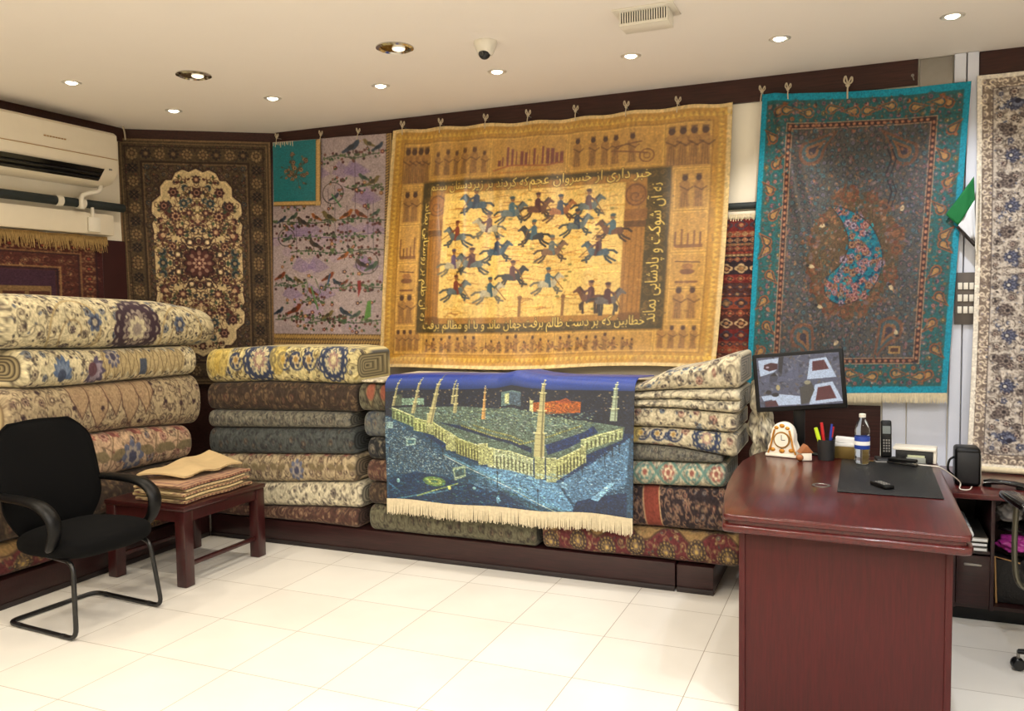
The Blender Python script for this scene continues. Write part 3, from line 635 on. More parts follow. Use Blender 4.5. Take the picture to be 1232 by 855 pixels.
    n1 = np.repeat(np.repeat(Q.normal(0, 1, (H//3+1, W//4+1)), 3, 0), 4, 1)[:H, :W]; n2 = np.repeat(Q.normal(0, 1, (H//2+1, W//2+1)), 2, 0)[:H]; n2 = np.repeat(n2, 2, 1)[:, :W]
    f = np.exp(msk*(.15*n1+.15*n2)); cv.a = np.clip(cv.a*np.clip(f, .5, 1.7)[..., None]*np.array([.93, 1.0, 1.02]), 0, 225)
    # minarets
    def minaret(xb, yb, xt, yt, w, c=(176, 170, 122)):
        X = lambda t: xb+(xt-xb)*t; Y = lambda t: yb+(yt-yb)*t
        for t0, t1, f in ((0, .3, 1.0), (.3, .58, .72), (.58, .8, .55), (.8, .93, .34), (.93, 1, .12)):
            cv.poly(P((X(t0)-w*f/2, Y(t0)), (X(t1)-w*f/2*.9, Y(t1)), (X(t1)+w*f/2*.9, Y(t1)), (X(t0)+w*f/2, Y(t0))), c); cv.line([p(X(t0)+w*f*.22, Y(t0)), p(X(t1)+w*f*.2, Y(t1))], max(1, w*f*.1), tuple(np.array(c)*.6))
            for q in range(3): tt = t0+(t1-t0)*(.25+.25*q); cv.line([p(X(tt)-w*f*.4, Y(tt)), p(X(tt)+w*f*.4, Y(tt))], .9, tuple(np.array(c)*.62))
            cv.line([p(X(t1)-w*f*.62, Y(t1)), p(X(t1)+w*f*.62, Y(t1))], 2, (232, 228, 170)); cv.line([p(X(t1)-w*f*.55, Y(t1)+9), p(X(t1)+w*f*.55, Y(t1)+9)], 1.2, (92, 92, 60))
    minaret(85, 215, 118, 82, 13); minaret(185, 250, 225, 78, 19); minaret(268, 290, 320, 70, 28); minaret(375, 205, 390, 88, 12); minaret(388, 245, 402, 110, 18); minaret(525, 275, 532, 125, 17, (206, 160, 96)); minaret(772, 440, 790, 80, 46); minaret(1082, 275, 1092, 84, 30, (160, 176, 150))
    for x, y, h in ((65, 440, 40), (105, 490, 50), (330, 450, 40), (588, 585, 70), (766, 670, 80), (1048, 470, 40), (1080, 440, 45), (1108, 420, 40), (955, 530, 50), (275, 400, 30)):
        cv.line([p(x, y), p(x, y-h)], 1.4, (12, 20, 30)); a = p(x, y-h); cv.disc(a[0], a[1], 2.2, 2.4, (24, 32, 40)); cv.disc(a[0], a[1]+4, 3, 1, (30, 40, 44))
    cv.grain(.05, 3); return cv

def d_floral():
    """brown floral rug with a cream field and star medallion; quarter-mirrored"""
    W, H = 250, 410; bd = (78, 64, 48); cv = Cv(W, H, (120, 96, 70)); R = random.Random(21)
    cv.rect(3, 3, W-3, H-3, bd); arabesque(cv, 6, 6, W/2, H/2, 14, (54, 42, 36), [((104, 84, 60), (58, 44, 40), (126, 102, 74)), ((92, 76, 58), (50, 40, 38), (110, 70, 52))], [(56, 52, 48), (100, 86, 62)], 2)
    cv.frame(6, 6, W-6, H-6, 2, (112, 92, 66)); cv.frame(12, 12, W-12, H-12, 1.2, (46, 36, 32)); cv.frame(36, 36, W-36, H-36, 2.5, (48, 38, 34)); cv.frame(40, 40, W-40, H-40, 1.2, (124, 100, 72))
    for k in range(9):
        y = 26+k*22; c = (132, 110, 78) if k % 2 == 0 else (44, 40, 40); cv.flower(24, y, 9, [c, (70, 54, 44), (120, 98, 70)], 8); cv.flower(24+k*22, 24, 9, [c, (70, 54, 44), (120, 98, 70)], 8)
        if k % 2: cv.line([(18, y-5), (30, y+5)], 2, (30, 28, 32)); cv.line([(18, y+5), (30, y-5)], 2, (30, 28, 32))
    arabesque(cv, 42, 42, W/2, H/2, 12, (42, 32, 34), [((96, 72, 62), (44, 34, 36), (130, 106, 84)), ((72, 80, 80), (40, 34, 38), (120, 100, 80))], [(62, 50, 46), (110, 92, 70), (70, 82, 84)], 4)
    fld = (196, 174, 132)
    top = [(W/2, 46), (W/2-12, 52), (W/2-22, 48), (W/2-34, 54), (W/2-40, 66), (W/2-50, 66), (W/2-60, 78), (W/2-60, 92), (W/2-74, 104), (W/2-76, 120), (W/2-68, 128), (W/2-76, 140), (W/2-73, 156), (W/2-73, H/2+1), (W/2+1, H/2+1)]
    cv.poly(top, fld); cv.line(top[:-2], 2.2, (54, 36, 34)); cv.line([(x+3, y+3) for x, y in top[:-2]], 1.2, (226, 204, 158))
    fl = [((84, 54, 50), (50, 32, 36), (150, 110, 90), (54, 34, 36)), ((58, 42, 42), (104, 66, 58), (186, 154, 120)), ((66, 80, 82), (38, 44, 50), (144, 124, 98)), ((72, 44, 44), (176, 140, 108), (60, 34, 38))]
    def inside(x, y): return x > W/2-70 and y > 60 and not (x < W/2-45 and y < 105) and not (x < W/2-22 and y < 62)
    for k in range(190):
        x = R.uniform(W/2-70, W/2); y = R.uniform(56, H/2)
        if not inside(x, y): continue
        cv.scroll(x, y, R.uniform(5, 10), R.uniform(0, 6), R.uniform(.5, .9), .9, (84, 58, 48), R.choice((-1, 1))); cv.leaf(x, y, R.uniform(5, 9), R.uniform(0, 6.3), R.choice(((60, 74, 58), (78, 44, 42), (50, 48, 52), (108, 96, 62))), .32)
    for x, y, r in ((0, -140, 9), (0, -118, 12), (-18, -125, 8), (-38, -118, 11), (-22, -100, 10), (-54, -95, 11), (-36, -78, 12), (-60, -70, 8), (-14, -84, 8), (-58, -46, 12), (0, -70, 10), (-30, -52, 11), (-62, -20, 10), (-44, -28, 9), (-60, 0, 11), (-14, -104, 7)):
        c = R.choice(fl); (cv.palmette(W/2+x, H/2+y, r, R.uniform(0, 6.3), c[:3]) if R.random() < .55 else cv.flower(W/2+x, H/2+y, r*.85, c, R.choice((6, 8))))
    cv.mx(); cv.my()
    cx, cy = W/2, H/2
    for k in range(16):
        a = 2*PI*k/16; cv.ring(cx+38*math.cos(a), cy+38*math.sin(a), 6, 1.6, (48, 32, 36)); cv.disc(cx+38*math.cos(a), cy+38*math.sin(a), 3.2, col=(222, 200, 160) if k % 2 else (82, 50, 48))
        cv.line([(cx+22*math.cos(a), cy+22*math.sin(a)), (cx+50*math.cos(a+.15), cy+50*math.sin(a+.15))], 1, (60, 40, 40))
    cv.petals(cx, cy, 29, 12, (52, 34, 36), .22); cv.petals(cx, cy, 25, 12, (78, 46, 44), .25)
    for k in range(8): a = 2*PI*k/8; cv.disc(cx+17*math.cos(a), cy+17*math.sin(a), 4, 3, (140, 108, 94), a)
    cv.petals(cx, cy, 12, 8, (176, 142, 122), .5); cv.petals(cx, cy, 7, 8, (84, 46, 46), .4); cv.disc(cx, cy, 2.5, col=(220, 190, 160))
    cv.grain(.07, 5); return cv

def bird(cv, x, y, s, d, c, c2):
    P = lambda a, b: (x+a*s*d, y+b*s)
    cv.poly([P(-.9, .35), P(-.3, -.1), P(.1, -.35), P(.35, -.62), P(.58, -.62), P(.62, -.4), P(.5, -.1), P(.25, .18), P(-.1, .26), P(-.8, .5)], c)
    cv.leaf(*P(.2, -.2), s*.75, (PI-.5) if d > 0 else .5, c2, .28); cv.poly([P(.58, -.56), P(.8, -.48), P(.6, -.44)], (150, 120, 60)); cv.line([P(.1, .22), P(.1, .5)], max(.8, s*.08), (60, 50, 40))
def d_birds():
    W, H = 220, 390; cv = Cv(W, H, (164, 148, 150)); R = random.Random(31)
    x = lambda a: (a-50)/430*W; y = lambda b: (b-50)/765*H
    for k in range(60): cv.disc(R.uniform(0, W), R.uniform(0, H), R.uniform(6, 20), R.uniform(4, 14), R.choice(((150, 128, 168), (190, 170, 172), (162, 140, 170))), R.uniform(0, 3), al=.35)
    for cy, n in ((180, 4), (280, 3), (390, 5), (520, 4), (620, 3)):
        for k in range(n): bx = R.uniform(60, 420); cv.poly([(x(bx), y(cy)), (x(bx+25), y(cy-45)), (x(bx+60), y(cy-20)), (x(bx+85), y(cy)), (x(bx+40), y(cy+18))], (128, 108, 150), .5)
    br = (52, 66, 50)
    for yy, a, b in ((122, 240, 440), (232, 320, 455), (350, 50, 465), (405, 50, 465), (462, 120, 465), (580, 55, 175), (590, 235, 460), (640, 155, 250), (705, 60, 330), (718, 180, 455)):
        q = [(x(a+(b-a)*t), y(yy+6*math.sin(t*9+yy))) for t in np.linspace(0, 1, 12)]; cv.line(q, 1.5, (110, 88, 130) if yy == 405 else br)
        for k in range(int((b-a)/6)):
            t = R.random(); lx, ly = x(a+(b-a)*t), y(yy); cv.leaf(lx, ly, R.uniform(4, 8), R.choice((1, -1))*R.uniform(.4, 1.6), R.choice(((54, 84, 56), (86, 104, 64), (70, 78, 60))), .3)
            if R.random() < .55: cv.disc(lx+R.uniform(-4, 4), ly+R.choice((-1, 1))*R.uniform(4, 10), 2.4, col=R.choice(((82, 40, 44), (58, 34, 40), (104, 62, 54))))
    for xx in (285, 355, 330, 140, 175, 260, 400, 420): q = R.uniform(120, 300); cv.line([(x(xx), y(q)), (x(xx+4), y(q+R.uniform(120, 260)))], 1, (76, 66, 84), .8)
    for k in range(110): a, b = R.uniform(60, 450), R.choice((110, 145, 160, 205, 250, 370, 435, 480, 500, 550, 605, 650, 690, 745, 740, 300)); cv.flower(x(a), y(b+R.uniform(-14, 14)), R.uniform(2.5, 4.5), [R.choice(((96, 34, 44), (60, 36, 48), (134, 88, 60))), (190, 150, 110)], 5); cv.leaf(x(a)+3, y(b), 6, R.uniform(0, 6), (60, 86, 58), .3)
    bc = [((70, 56, 50), (40, 36, 40)), ((120, 58, 34), (70, 44, 36)), ((48, 62, 80), (34, 40, 52)), ((110, 96, 60), (64, 60, 44)), ((150, 84, 40), (84, 52, 36)), ((70, 88, 74), (44, 60, 58))]
    for a, b, s, d in ((85, 340, 14, 1), (130, 330, 15, 1), (165, 350, 18, -1), (215, 335, 14, -1), (262, 335, 20, -1), (330, 330, 17, 1), (375, 330, 16, -1), (430, 328, 13, 1), (385, 200, 14, -1), (420, 215, 17, 1), (345, 90, 22, 1), (400, 80, 15, -1), (435, 95, 15, 1), (110, 410, 14, 1), (212, 435, 18, -1), (320, 480, 15, 1), (382, 510, 17, -1), (420, 520, 18, 1), (80, 550, 16, 1), (115, 560, 15, -1), (150, 565, 13, -1), (265, 555, 17, 1), (295, 575, 13, -1), (205, 610, 15, -1), (75, 680, 15, 1), (140, 675, 20, 1), (265, 695, 16, 1), (325, 685, 17, -1), (365, 695, 15, 1), (285, 265, 14, 1), (325, 575, 10, 1)):
        c = R.choice(bc); bird(cv, x(a), y(b), s*.95, d, *c)
    cv.poly([(x(368), y(570)), (x(380), y(568)), (x(382), y(600)), (x(372), y(630))], (128, 34, 36)); cv.poly([(x(405), y(645)), (x(418), y(640)), (x(418), y(700)), (x(392), y(715))], (88, 132, 66)); cv.line([(x(270), y(545)), (x(262), y(580))], 3, (44, 84, 120)); cv.line([(x(200), y(590)), (x(225), y(672))], 3, (84, 122, 74)); cv.line([(x(275), y(255)), (x(308), y(300))], 3, (80, 124, 84))
    for a, b, r in ((278, 250, 38), (103, 405, 32), (402, 505, 40)): cv.ring(x(a), y(b), r*W/430, 1.4, (60, 52, 50), ry=r*H/765)
    cv.line([(x(180), y(560)), (x(190), y(600)), (x(180), y(620)), (x(215), y(640)), (x(235), y(610)), (x(215), y(560))], 1.4, (84, 104, 70))
    # rope guards
    def rope(x0, y0, x1, y1, vert):
        cv.rect(x0, y0, x1, y1, (78, 58, 34)); n = int(((y1-y0) if vert else (x1-x0))/5)
        for k in range(n+1):
            if vert: cv.leaf(x0, y0+k*5+4, (x1-x0)*1.15, -.6, (172, 138, 82), .22)
            else: cv.leaf(x0+k*5, y1, (y1-y0)*1.15, -.6-.5, (172, 138, 82), .22)
    rope(x(462), 0, x(474), H, True); cv.rect(x(474), 0, W, H, (150, 122, 76)); rope(0, y(765), W, y(785), False); rope(0, y(786), W, y(802), False); cv.rect(0, y(803), W, H, (172, 140, 84))
    cv.grain(.07, 6); return cv
def d_tealpiece():
    W, H = 110, 150; cv = Cv(W, H, (18, 112, 122)); R = random.Random(41)
    for k in range(40):
        a = R.uniform(0, 6.3); r = R.uniform(0, 1)**.6; x = W*.45+r*34*math.cos(a); y = H*.45+r*46*math.sin(a)
        cv.line([(W*.45, H*.55), ((x+W*.45)/2+R.uniform(-5, 5), (y+H*.5)/2), (x, y)], .9, (70, 66, 48)); cv.leaf(x, y, R.uniform(5, 9), R.uniform(0, 6.3), R.choice(((74, 62, 44), (40, 74, 66), (104, 92, 62))), .3)
        if R.random() < .6: cv.flower(x, y, R.uniform(3, 6), [R.choice(((110, 76, 56), (136, 100, 72), (80, 52, 48))), (160, 130, 96), (70, 40, 36)], 6)
    cv.rect(W-11, 0, W, H, (96, 74, 44)); cv.rect(0, H-11, W, H, (96, 74, 44))
    for k in range(40): cv.leaf(W-11, k*4+6, 12, -.5, (190, 156, 98), .2); cv.leaf(k*4-4, H-1, 12, -1.0, (190, 156, 98), .2)
    cv.grain(.06, 7); return cv

def d_teal():
    W, H = 320, 470; tl = (14, 112, 128); cv = Cv(W, H, (10, 128, 152)); R = random.Random(51)
    cv.rect(9, 11, W-9, H-11, (34, 84, 86)); pal = [((116, 66, 44), (150, 104, 62), (70, 40, 40)), ((128, 72, 74), (170, 130, 112), (74, 40, 54)), ((96, 88, 96), (64, 72, 86), (160, 140, 120)), ((120, 96, 56), (60, 58, 52), (160, 132, 84)), ((80, 60, 78), (140, 96, 90), (50, 44, 60))]
    lf = [(24, 92, 98), (64, 72, 60), (96, 80, 60), (18, 70, 92), (110, 66, 50)]
    arabesque(cv, 10, 12, W/2, H/2, 12, (60, 62, 58), pal, lf, 8)
    for k in range(10): y = 28+k*40; cv.boteh(22 if k % 2 else 30, y, 24, .5*(-1)**k, [(126, 74, 46), (52, 58, 60), (150, 112, 68)], (-1)**k); 
    for k in range(7): x = 42+k*36; cv.boteh(x, 26+(k % 2)*5, 24, 1.2*(-1)**k, [(126, 78, 46), (44, 66, 72), (150, 116, 72)], (-1)**k)
    cv.mx(); cv.my()
    cv.frame(44, 46, W-44, H-46, 10, (54, 34, 34)); cv.frame(44, 46, W-44, H-46, 1.4, (160, 128, 100)); cv.frame(52.6, 54.6, W-52.6, H-54.6, 1.4, (160, 128, 100))
    for k in range(24): x = 50+k*9.2; [cv.disc(x, yy, 2.7, 2.3, (150, 102, 76)) for yy in (51, H-51)]
    for k in range(40): y = 56+k*9.2; [cv.disc(xx, y, 2.3, 2.7, (150, 102, 76)) for xx in (49, W-49)]
    cv.rect(54, 56, W-54, H-56, (72, 70, 68)); arabesque(cv, 54, 56, W-54, H-56, 10, (48, 52, 58), [((92, 62, 62), (120, 92, 92), (52, 48, 60)), ((78, 76, 88), (112, 104, 116), (50, 50, 64)), ((98, 78, 56), (60, 56, 54), (120, 100, 76)), ((44, 84, 92), (90, 104, 108), (40, 50, 64))], [(52, 74, 78), (84, 62, 56), (60, 56, 70)], 9)
    for x, y, a in ((88, 90, .6), (230, 96, -.5), (92, 380, 2.4), (226, 372, -2.4)): cv.boteh(x, y, 58, a, [(98, 68, 54), (62, 76, 80), (116, 84, 60), (58, 52, 60)], 1 if x < 160 else -1)
    # great boteh : feathered brown body, teal heart
    cx, cy = 163, 250
    body = []
    for i in range(60):
        t = i/60*2*PI; r = 1+.05*math.sin(9*t); body.append((cx-2+r*70*math.cos(t)*(1 if math.cos(t) > 0 else 1.0), cy+r*100*math.sin(t)+(6 if math.sin(t) < 0 else 0)))
    cv.poly(body, (78, 62, 44))
    for k in range(520):
        a = R.uniform(0, 6.3); r = R.uniform(.35, 1)**.7; x, y = cx+66*r*math.cos(a), cy+94*r*math.sin(a); cv.line([(x, y), (x+4*math.cos(a*1.3+1), y+4*math.sin(a*1.3+1))], 1.0, R.choice(((112, 86, 52), (54, 52, 44), (98, 66, 46), (60, 74, 64))))
    for k in range(15): a = 2*PI*k/15+R.uniform(-.12, .12); x, y = cx+66*math.cos(a), cy+92*math.sin(a); cv.flower(x, y, R.uniform(10, 16), R.choice([[(96, 58, 42), (78, 62, 48), (112, 74, 52)], [(86, 66, 50), (104, 64, 44), (70, 58, 50)]]), 6, R.uniform(0, 3))
    for k in range(150): a = R.uniform(0, 6.3); rr = R.uniform(.75, 1.25); cv.leaf(cx+66*rr*math.cos(a), cy+92*rr*math.sin(a), R.uniform(5, 12), R.uniform(0, 6.3), R.choice(((92, 62, 46), (70, 66, 60), (112, 78, 56), (60, 74, 76), (100, 84, 84))), .3, .8)
    heart = [(cx-40, cy-74), (cx-10, cy-66), (cx+24, cy-42), (cx+44, cy-4), (cx+44, cy+34), (cx+24, cy+66), (cx-12, cy+80), (cx-38, cy+66), (cx-40, cy+40), (cx-18, cy+16), (cx-8, cy-12), (cx-18, cy-44)]
    hp = np.array(smoothpath([(x, y, 0) for x, y in heart]+[(heart[0][0], heart[0][1], 0)], 6))[:, :2]; heart = [tuple(q) for q in hp]
    cv.poly(heart, (14, 98, 116))
    def inh(x, y):
        c = False
        for a, b in zip(heart, heart[1:]+heart[:1]):
            if (a[1] > y) != (b[1] > y) and x < (b[0]-a[0])*(y-a[1])/(b[1]-a[1])+a[0]: c = not c
        return c
    for k in range(420):
        x, y = R.uniform(cx-44, cx+46), R.uniform(cy-74, cy+80)
        if not inh(x, y): continue
        if R.random() < .34: cv.flower(x, y, R.uniform(3.5, 8), R.choice([[(122, 74, 74), (160, 120, 112), (90, 46, 54)], [(104, 68, 52), (138, 108, 84), (72, 46, 44)], [(98, 80, 96), (144, 130, 140), (66, 54, 74)]]), R.choice((5, 6, 8)))
        else: cv.leaf(x, y, R.uniform(4, 9), R.uniform(0, 6), R.choice(((10, 62, 90), (40, 122, 130), (18, 48, 72), (70, 110, 104), (24, 84, 104))), .3)
    cv.line(heart+[heart[0]], 1.5, (54, 44, 40))
    for x, y in ((118, 205), (232, 190), (110, 330), (150, 385), (222, 300), (240, 380), (92, 268)): cv.leaf(x, y, 12, R.uniform(0, 6), (176, 158, 124), .25); cv.disc(x, y, 3, 2, (40, 40, 44))
    cv.line([(205, 92), (212, 108), (206, 128)], 2.5, (40, 38, 44)); cv.line([(212, 92), (219, 108), (213, 128)], 2, (40, 38, 44)); cv.line([(208, 140), (216, 158), (210, 182)], 2.5, (40, 38, 44)); cv.line([(216, 142), (223, 158), (217, 180)], 2, (40, 38, 44)); cv.rect(228, 396, 246, 408, (140, 110, 70)); cv.rect(231, 399, 243, 405, (70, 50, 44))
    for k in range(1500):
        x, y = R.uniform(12, W-12), R.uniform(14, H-14); cv.disc(x, y, R.uniform(.8, 3.4), R.uniform(.6, 2.2), R.choice(((150, 96, 66), (130, 92, 70), (120, 84, 90), (58, 96, 100), (44, 48, 58), (104, 70, 54), (126, 110, 104), (36, 84, 92), (140, 104, 72))), R.uniform(0, 3), al=.72)
    cv.grain(.08, 8); return cv

def d_nain(W=330, H=560):
    cr = (192, 182, 170); cv = Cv(W, H, (220, 212, 198)); R = random.Random(61)
    cv.rect(6, 6, W-6, H-6, (120, 106, 96))
    fl = [((60, 62, 80), (112, 116, 136), (44, 42, 54), (190, 184, 176)), ((78, 68, 66), (132, 120, 112), (52, 46, 48)), ((64, 52, 54), (190, 176, 160), (80, 60, 58))]; lf = [(70, 62, 58), (100, 88, 78), (84, 92, 116), (56, 48, 50)]
    arabesque(cv, 6, 6, W/2, H/2, 9, (216, 202, 180), [((214, 198, 176), (80, 66, 62), (150, 140, 150))], [(206, 190, 168), (70, 60, 60)], 3, wd=1.4)
    cv.rect(20, 20, W-20, H-20, cr); cv.frame(19, 19, W-19, H-19, 1.2, (66, 56, 56))
    arabesque(cv, 21, 21, W/2, H/2, 9, (140, 128, 118), [((120, 110, 104), (170, 160, 150), (90, 82, 80))], lf, 18, wd=.8); arabesque(cv, 21, 21, W/2, H/2, 16, (84, 76, 72), fl, lf, 10, wd=.9)
    for k in range(9): y = 44+k*36; c = fl[k % 2]; cv.palmette(42, y, 13, (0, PI)[k % 2], c[:3]); cv.flower(42, y, 8, c, 8)
    for k in range(5): cv.palmette(50+k*32, 40, 12, PI/2, fl[k % 2][:3])
    cv.rect(64, 62, W-64, H-62, (206, 190, 168)); cv.frame(64, 62, W-64, H-62, 1.2, (62, 54, 54)); arabesque(cv, 66, 64, W/2, H/2, 9, (230, 218, 198), [((226, 212, 192), (120, 104, 98), (90, 96, 124))], [(130, 118, 112), (96, 86, 84)], 12, wd=1.3)
    cv.rect(78, 76, W-78, H-76, (56, 54, 72)); cv.rect(80, 78, W-80, H-78, (192, 176, 158)); arabesque(cv, 80, 78, W/2, H/2, 16, (84, 74, 72), fl, lf, 14)
    cv.mx(); cv.my(); cv.grain(.06, 9); return cv

def d_tribal(W, H, vert=True, seed=1):
    """dark red bands"""
    cv = Cv(W, H, (78, 30, 30)); R = random.Random(seed); y = 0
    pal = [(96, 34, 32), (52, 28, 30), (122, 60, 42), (70, 40, 36), (108, 88, 62), (40, 30, 36)]
    while y < H:
        h = R.choice((4, 6, 10, 14, 20)); c = R.choice(pal); cv.rect(0, y, W, y+h, c); c2 = R.choice(((160, 128, 92), (142, 76, 52), (180, 150, 110), (60, 54, 62)))
        if h > 8:
            for k in range(int(W/(h*.9))+1): cv.flower((k+.5)*h*.9, y+h/2, h*.42, [c2, R.choice(pal), (150, 110, 76)], 4); 
        else:
            for k in range(int(W/5)+1): cv.rect(k*5, y+1, k*5+2.5, y+h-1, c2, .8)
        y += h
    cv.grain(.1, seed); return cv
def d_prayer():
    W, H = 240, 230; cv = Cv(W, H, (72, 36, 32)); R = random.Random(4)
    cv.frame(0, 0, W, H, 10, (62, 26, 28)); arabesque(cv, 8, 8, W-8, H, 15, (96, 62, 46), [((124, 88, 62), (58, 34, 34), (140, 110, 80)), ((92, 40, 36), (140, 104, 74), (50, 30, 32))], [(110, 78, 56), (50, 34, 36)], 4)
    for m, c in ((8, (44, 24, 28)), (30, (120, 88, 60)), (33, (52, 30, 32)), (58, (134, 102, 68)), (62, (40, 24, 34))): cv.frame(m, m, W-m, H*2, 2.5, c)
    for k in range(12): cv.flower(20, 20+k*20, 8, [(128, 94, 66), (60, 34, 34), (130, 60, 46)], 6); cv.flower(W-20, 20+k*20, 8, [(128, 94, 66), (60, 34, 34), (130, 60, 46)], 6); cv.flower(20+k*20, 20, 8, [(128, 94, 66), (60, 34, 34), (130, 60, 46)], 6)
    cv.rect(66, 66, W-66, H, (58, 34, 50)); cv.rect(72, 96, W-72, H, (118, 92, 62)); 
    for k in range(3): cv.rect(78+k*31, 106, 104+k*31, H, (76, 44, 38)); cv.frame(82+k*31, 112, 100+k*31, H+9, 2, (134, 106, 72))
    cv.grain(.09, 12); return cv

PALS = {
 'ivory': dict(g=(210, 198, 162), v=(112, 102, 86), f=[((58, 46, 54), (150, 138, 122), (52, 42, 48)), ((78, 86, 104), (138, 138, 134), (54, 56, 68)), ((104, 92, 80), (176, 164, 136), (72, 60, 58))], l=[(110, 102, 86), (84, 78, 72), (96, 100, 108), (72, 60, 60)]),
 'yellow': dict(g=(206, 192, 140), v=(92, 80, 58), f=[((48, 56, 80), (184, 172, 144), (46, 44, 60)), ((140, 120, 72), (92, 80, 60), (196, 182, 130))], l=[(92, 86, 68), (58, 64, 82), (146, 130, 80)]),
 'tan': dict(g=(178, 160, 128), v=(82, 68, 58), f=[((140, 120, 98), (78, 62, 56), (188, 172, 142)), ((80, 58, 56), (160, 140, 116), (64, 50, 48))], l=[(104, 88, 72), (132, 112, 90), (78, 66, 60)]),
 'rose': dict(g=(192, 162, 132), v=(116, 92, 76), f=[((140, 98, 88), (178, 142, 122), (112, 74, 68)), ((88, 88, 100), (144, 128, 118), (70, 66, 76)), ((104, 92, 78), (188, 162, 132), (92, 68, 62))], l=[(116, 100, 82), (94, 88, 82), (140, 110, 94)]),
 'umber': dict(g=(62, 50, 42), v=(104, 86, 64), f=[((98, 78, 58), (54, 40, 36), (120, 98, 72)), ((82, 54, 46), (116, 96, 74), (52, 38, 36))], l=[(92, 76, 58), (50, 42, 38), (82, 60, 48)]),
 'grey': dict(g=(124, 120, 106), v=(70, 68, 64), f=[((80, 82, 82), (140, 134, 118), (58, 58, 60)), ((98, 88, 78), (66, 62, 60), (146, 138, 120))], l=[(82, 82, 78), (98, 94, 84), (64, 66, 70)]),
 'slate': dict(g=(78, 82, 80), v=(50, 52, 54), f=[((58, 60, 64), (104, 100, 90), (44, 42, 46)), ((84, 72, 62), (56, 50, 50), (112, 102, 86))], l=[(64, 70, 68), (88, 84, 76), (50, 52, 56)]),
 'cream': dict(g=(206, 196, 168), v=(112, 104, 92), f=[((64, 56, 56), (166, 154, 134), (52, 46, 48)), ((124, 114, 100), (184, 172, 146), (88, 80, 76))], l=[(128, 120, 104), (104, 98, 90)]),
 'creamblue': dict(g=(196, 184, 154), v=(102, 92, 80), f=[((66, 80, 102), (126, 134, 142), (50, 52, 64)), ((124, 86, 76), (182, 156, 132), (88, 62, 60)), ((60, 52, 52), (156, 144, 122), (54, 46, 48))], l=[(92, 100, 110), (112, 102, 88), (80, 70, 64)]),
 'teal': dict(g=(188, 178, 152), v=(94, 108, 100), f=[((94, 116, 110), (184, 174, 150), (130, 92, 84)), ((112, 100, 84), (174, 160, 134), (138, 98, 86))], l=[(116, 122, 112), (114, 112, 98)]),
 'herati': dict(g=(50, 40, 42), v=(138, 108, 86), f=[((106, 62, 54), (158, 134, 108), (48, 38, 44)), ((142, 120, 98), (58, 48, 54), (112, 66, 56)), ((72, 74, 84), (142, 120, 98), (48, 42, 48))], l=[(112, 76, 62), (130, 110, 88), (60, 58, 66)]),
 'crimson': dict(g=(98, 46, 48), v=(130, 104, 74), f=[((146, 122, 78), (80, 60, 52), (168, 146, 100), (58, 44, 46)), ((116, 108, 92), (74, 70, 68), (146, 130, 98)), ((64, 44, 48), (144, 112, 78), (98, 52, 50))], l=[(118, 100, 70), (70, 66, 60), (134, 110, 78)]),
 'olive': dict(g=(104, 100, 80), v=(58, 52, 44), f=[((74, 68, 56), (128, 118, 92), (54, 44, 42)), ((66, 56, 52), (116, 106, 84), (76, 56, 50))], l=[(70, 68, 54), (90, 84, 66), (56, 50, 46)]),
 'denim': dict(g=(100, 102, 98), v=(62, 68, 78), f=[((64, 76, 94), (142, 134, 116), (50, 52, 64)), ((122, 110, 92), (74, 80, 88), (84, 66, 60))], l=[(76, 84, 98), (110, 104, 92)]),
 'inky': dict(g=(42, 42, 44), v=(112, 106, 92), f=[((160, 150, 124), (52, 50, 50), (114, 104, 88)), ((92, 88, 82), (144, 132, 108), (48, 48, 50))], l=[(122, 116, 96), (74, 72, 68)]),
 'brick': dict(g=(84, 58, 50), v=(130, 104, 82), f=[((122, 92, 74), (66, 46, 42), (148, 122, 96)), ((64, 46, 44), (134, 108, 84), (92, 58, 50))], l=[(112, 88, 70), (64, 50, 46)]),
}
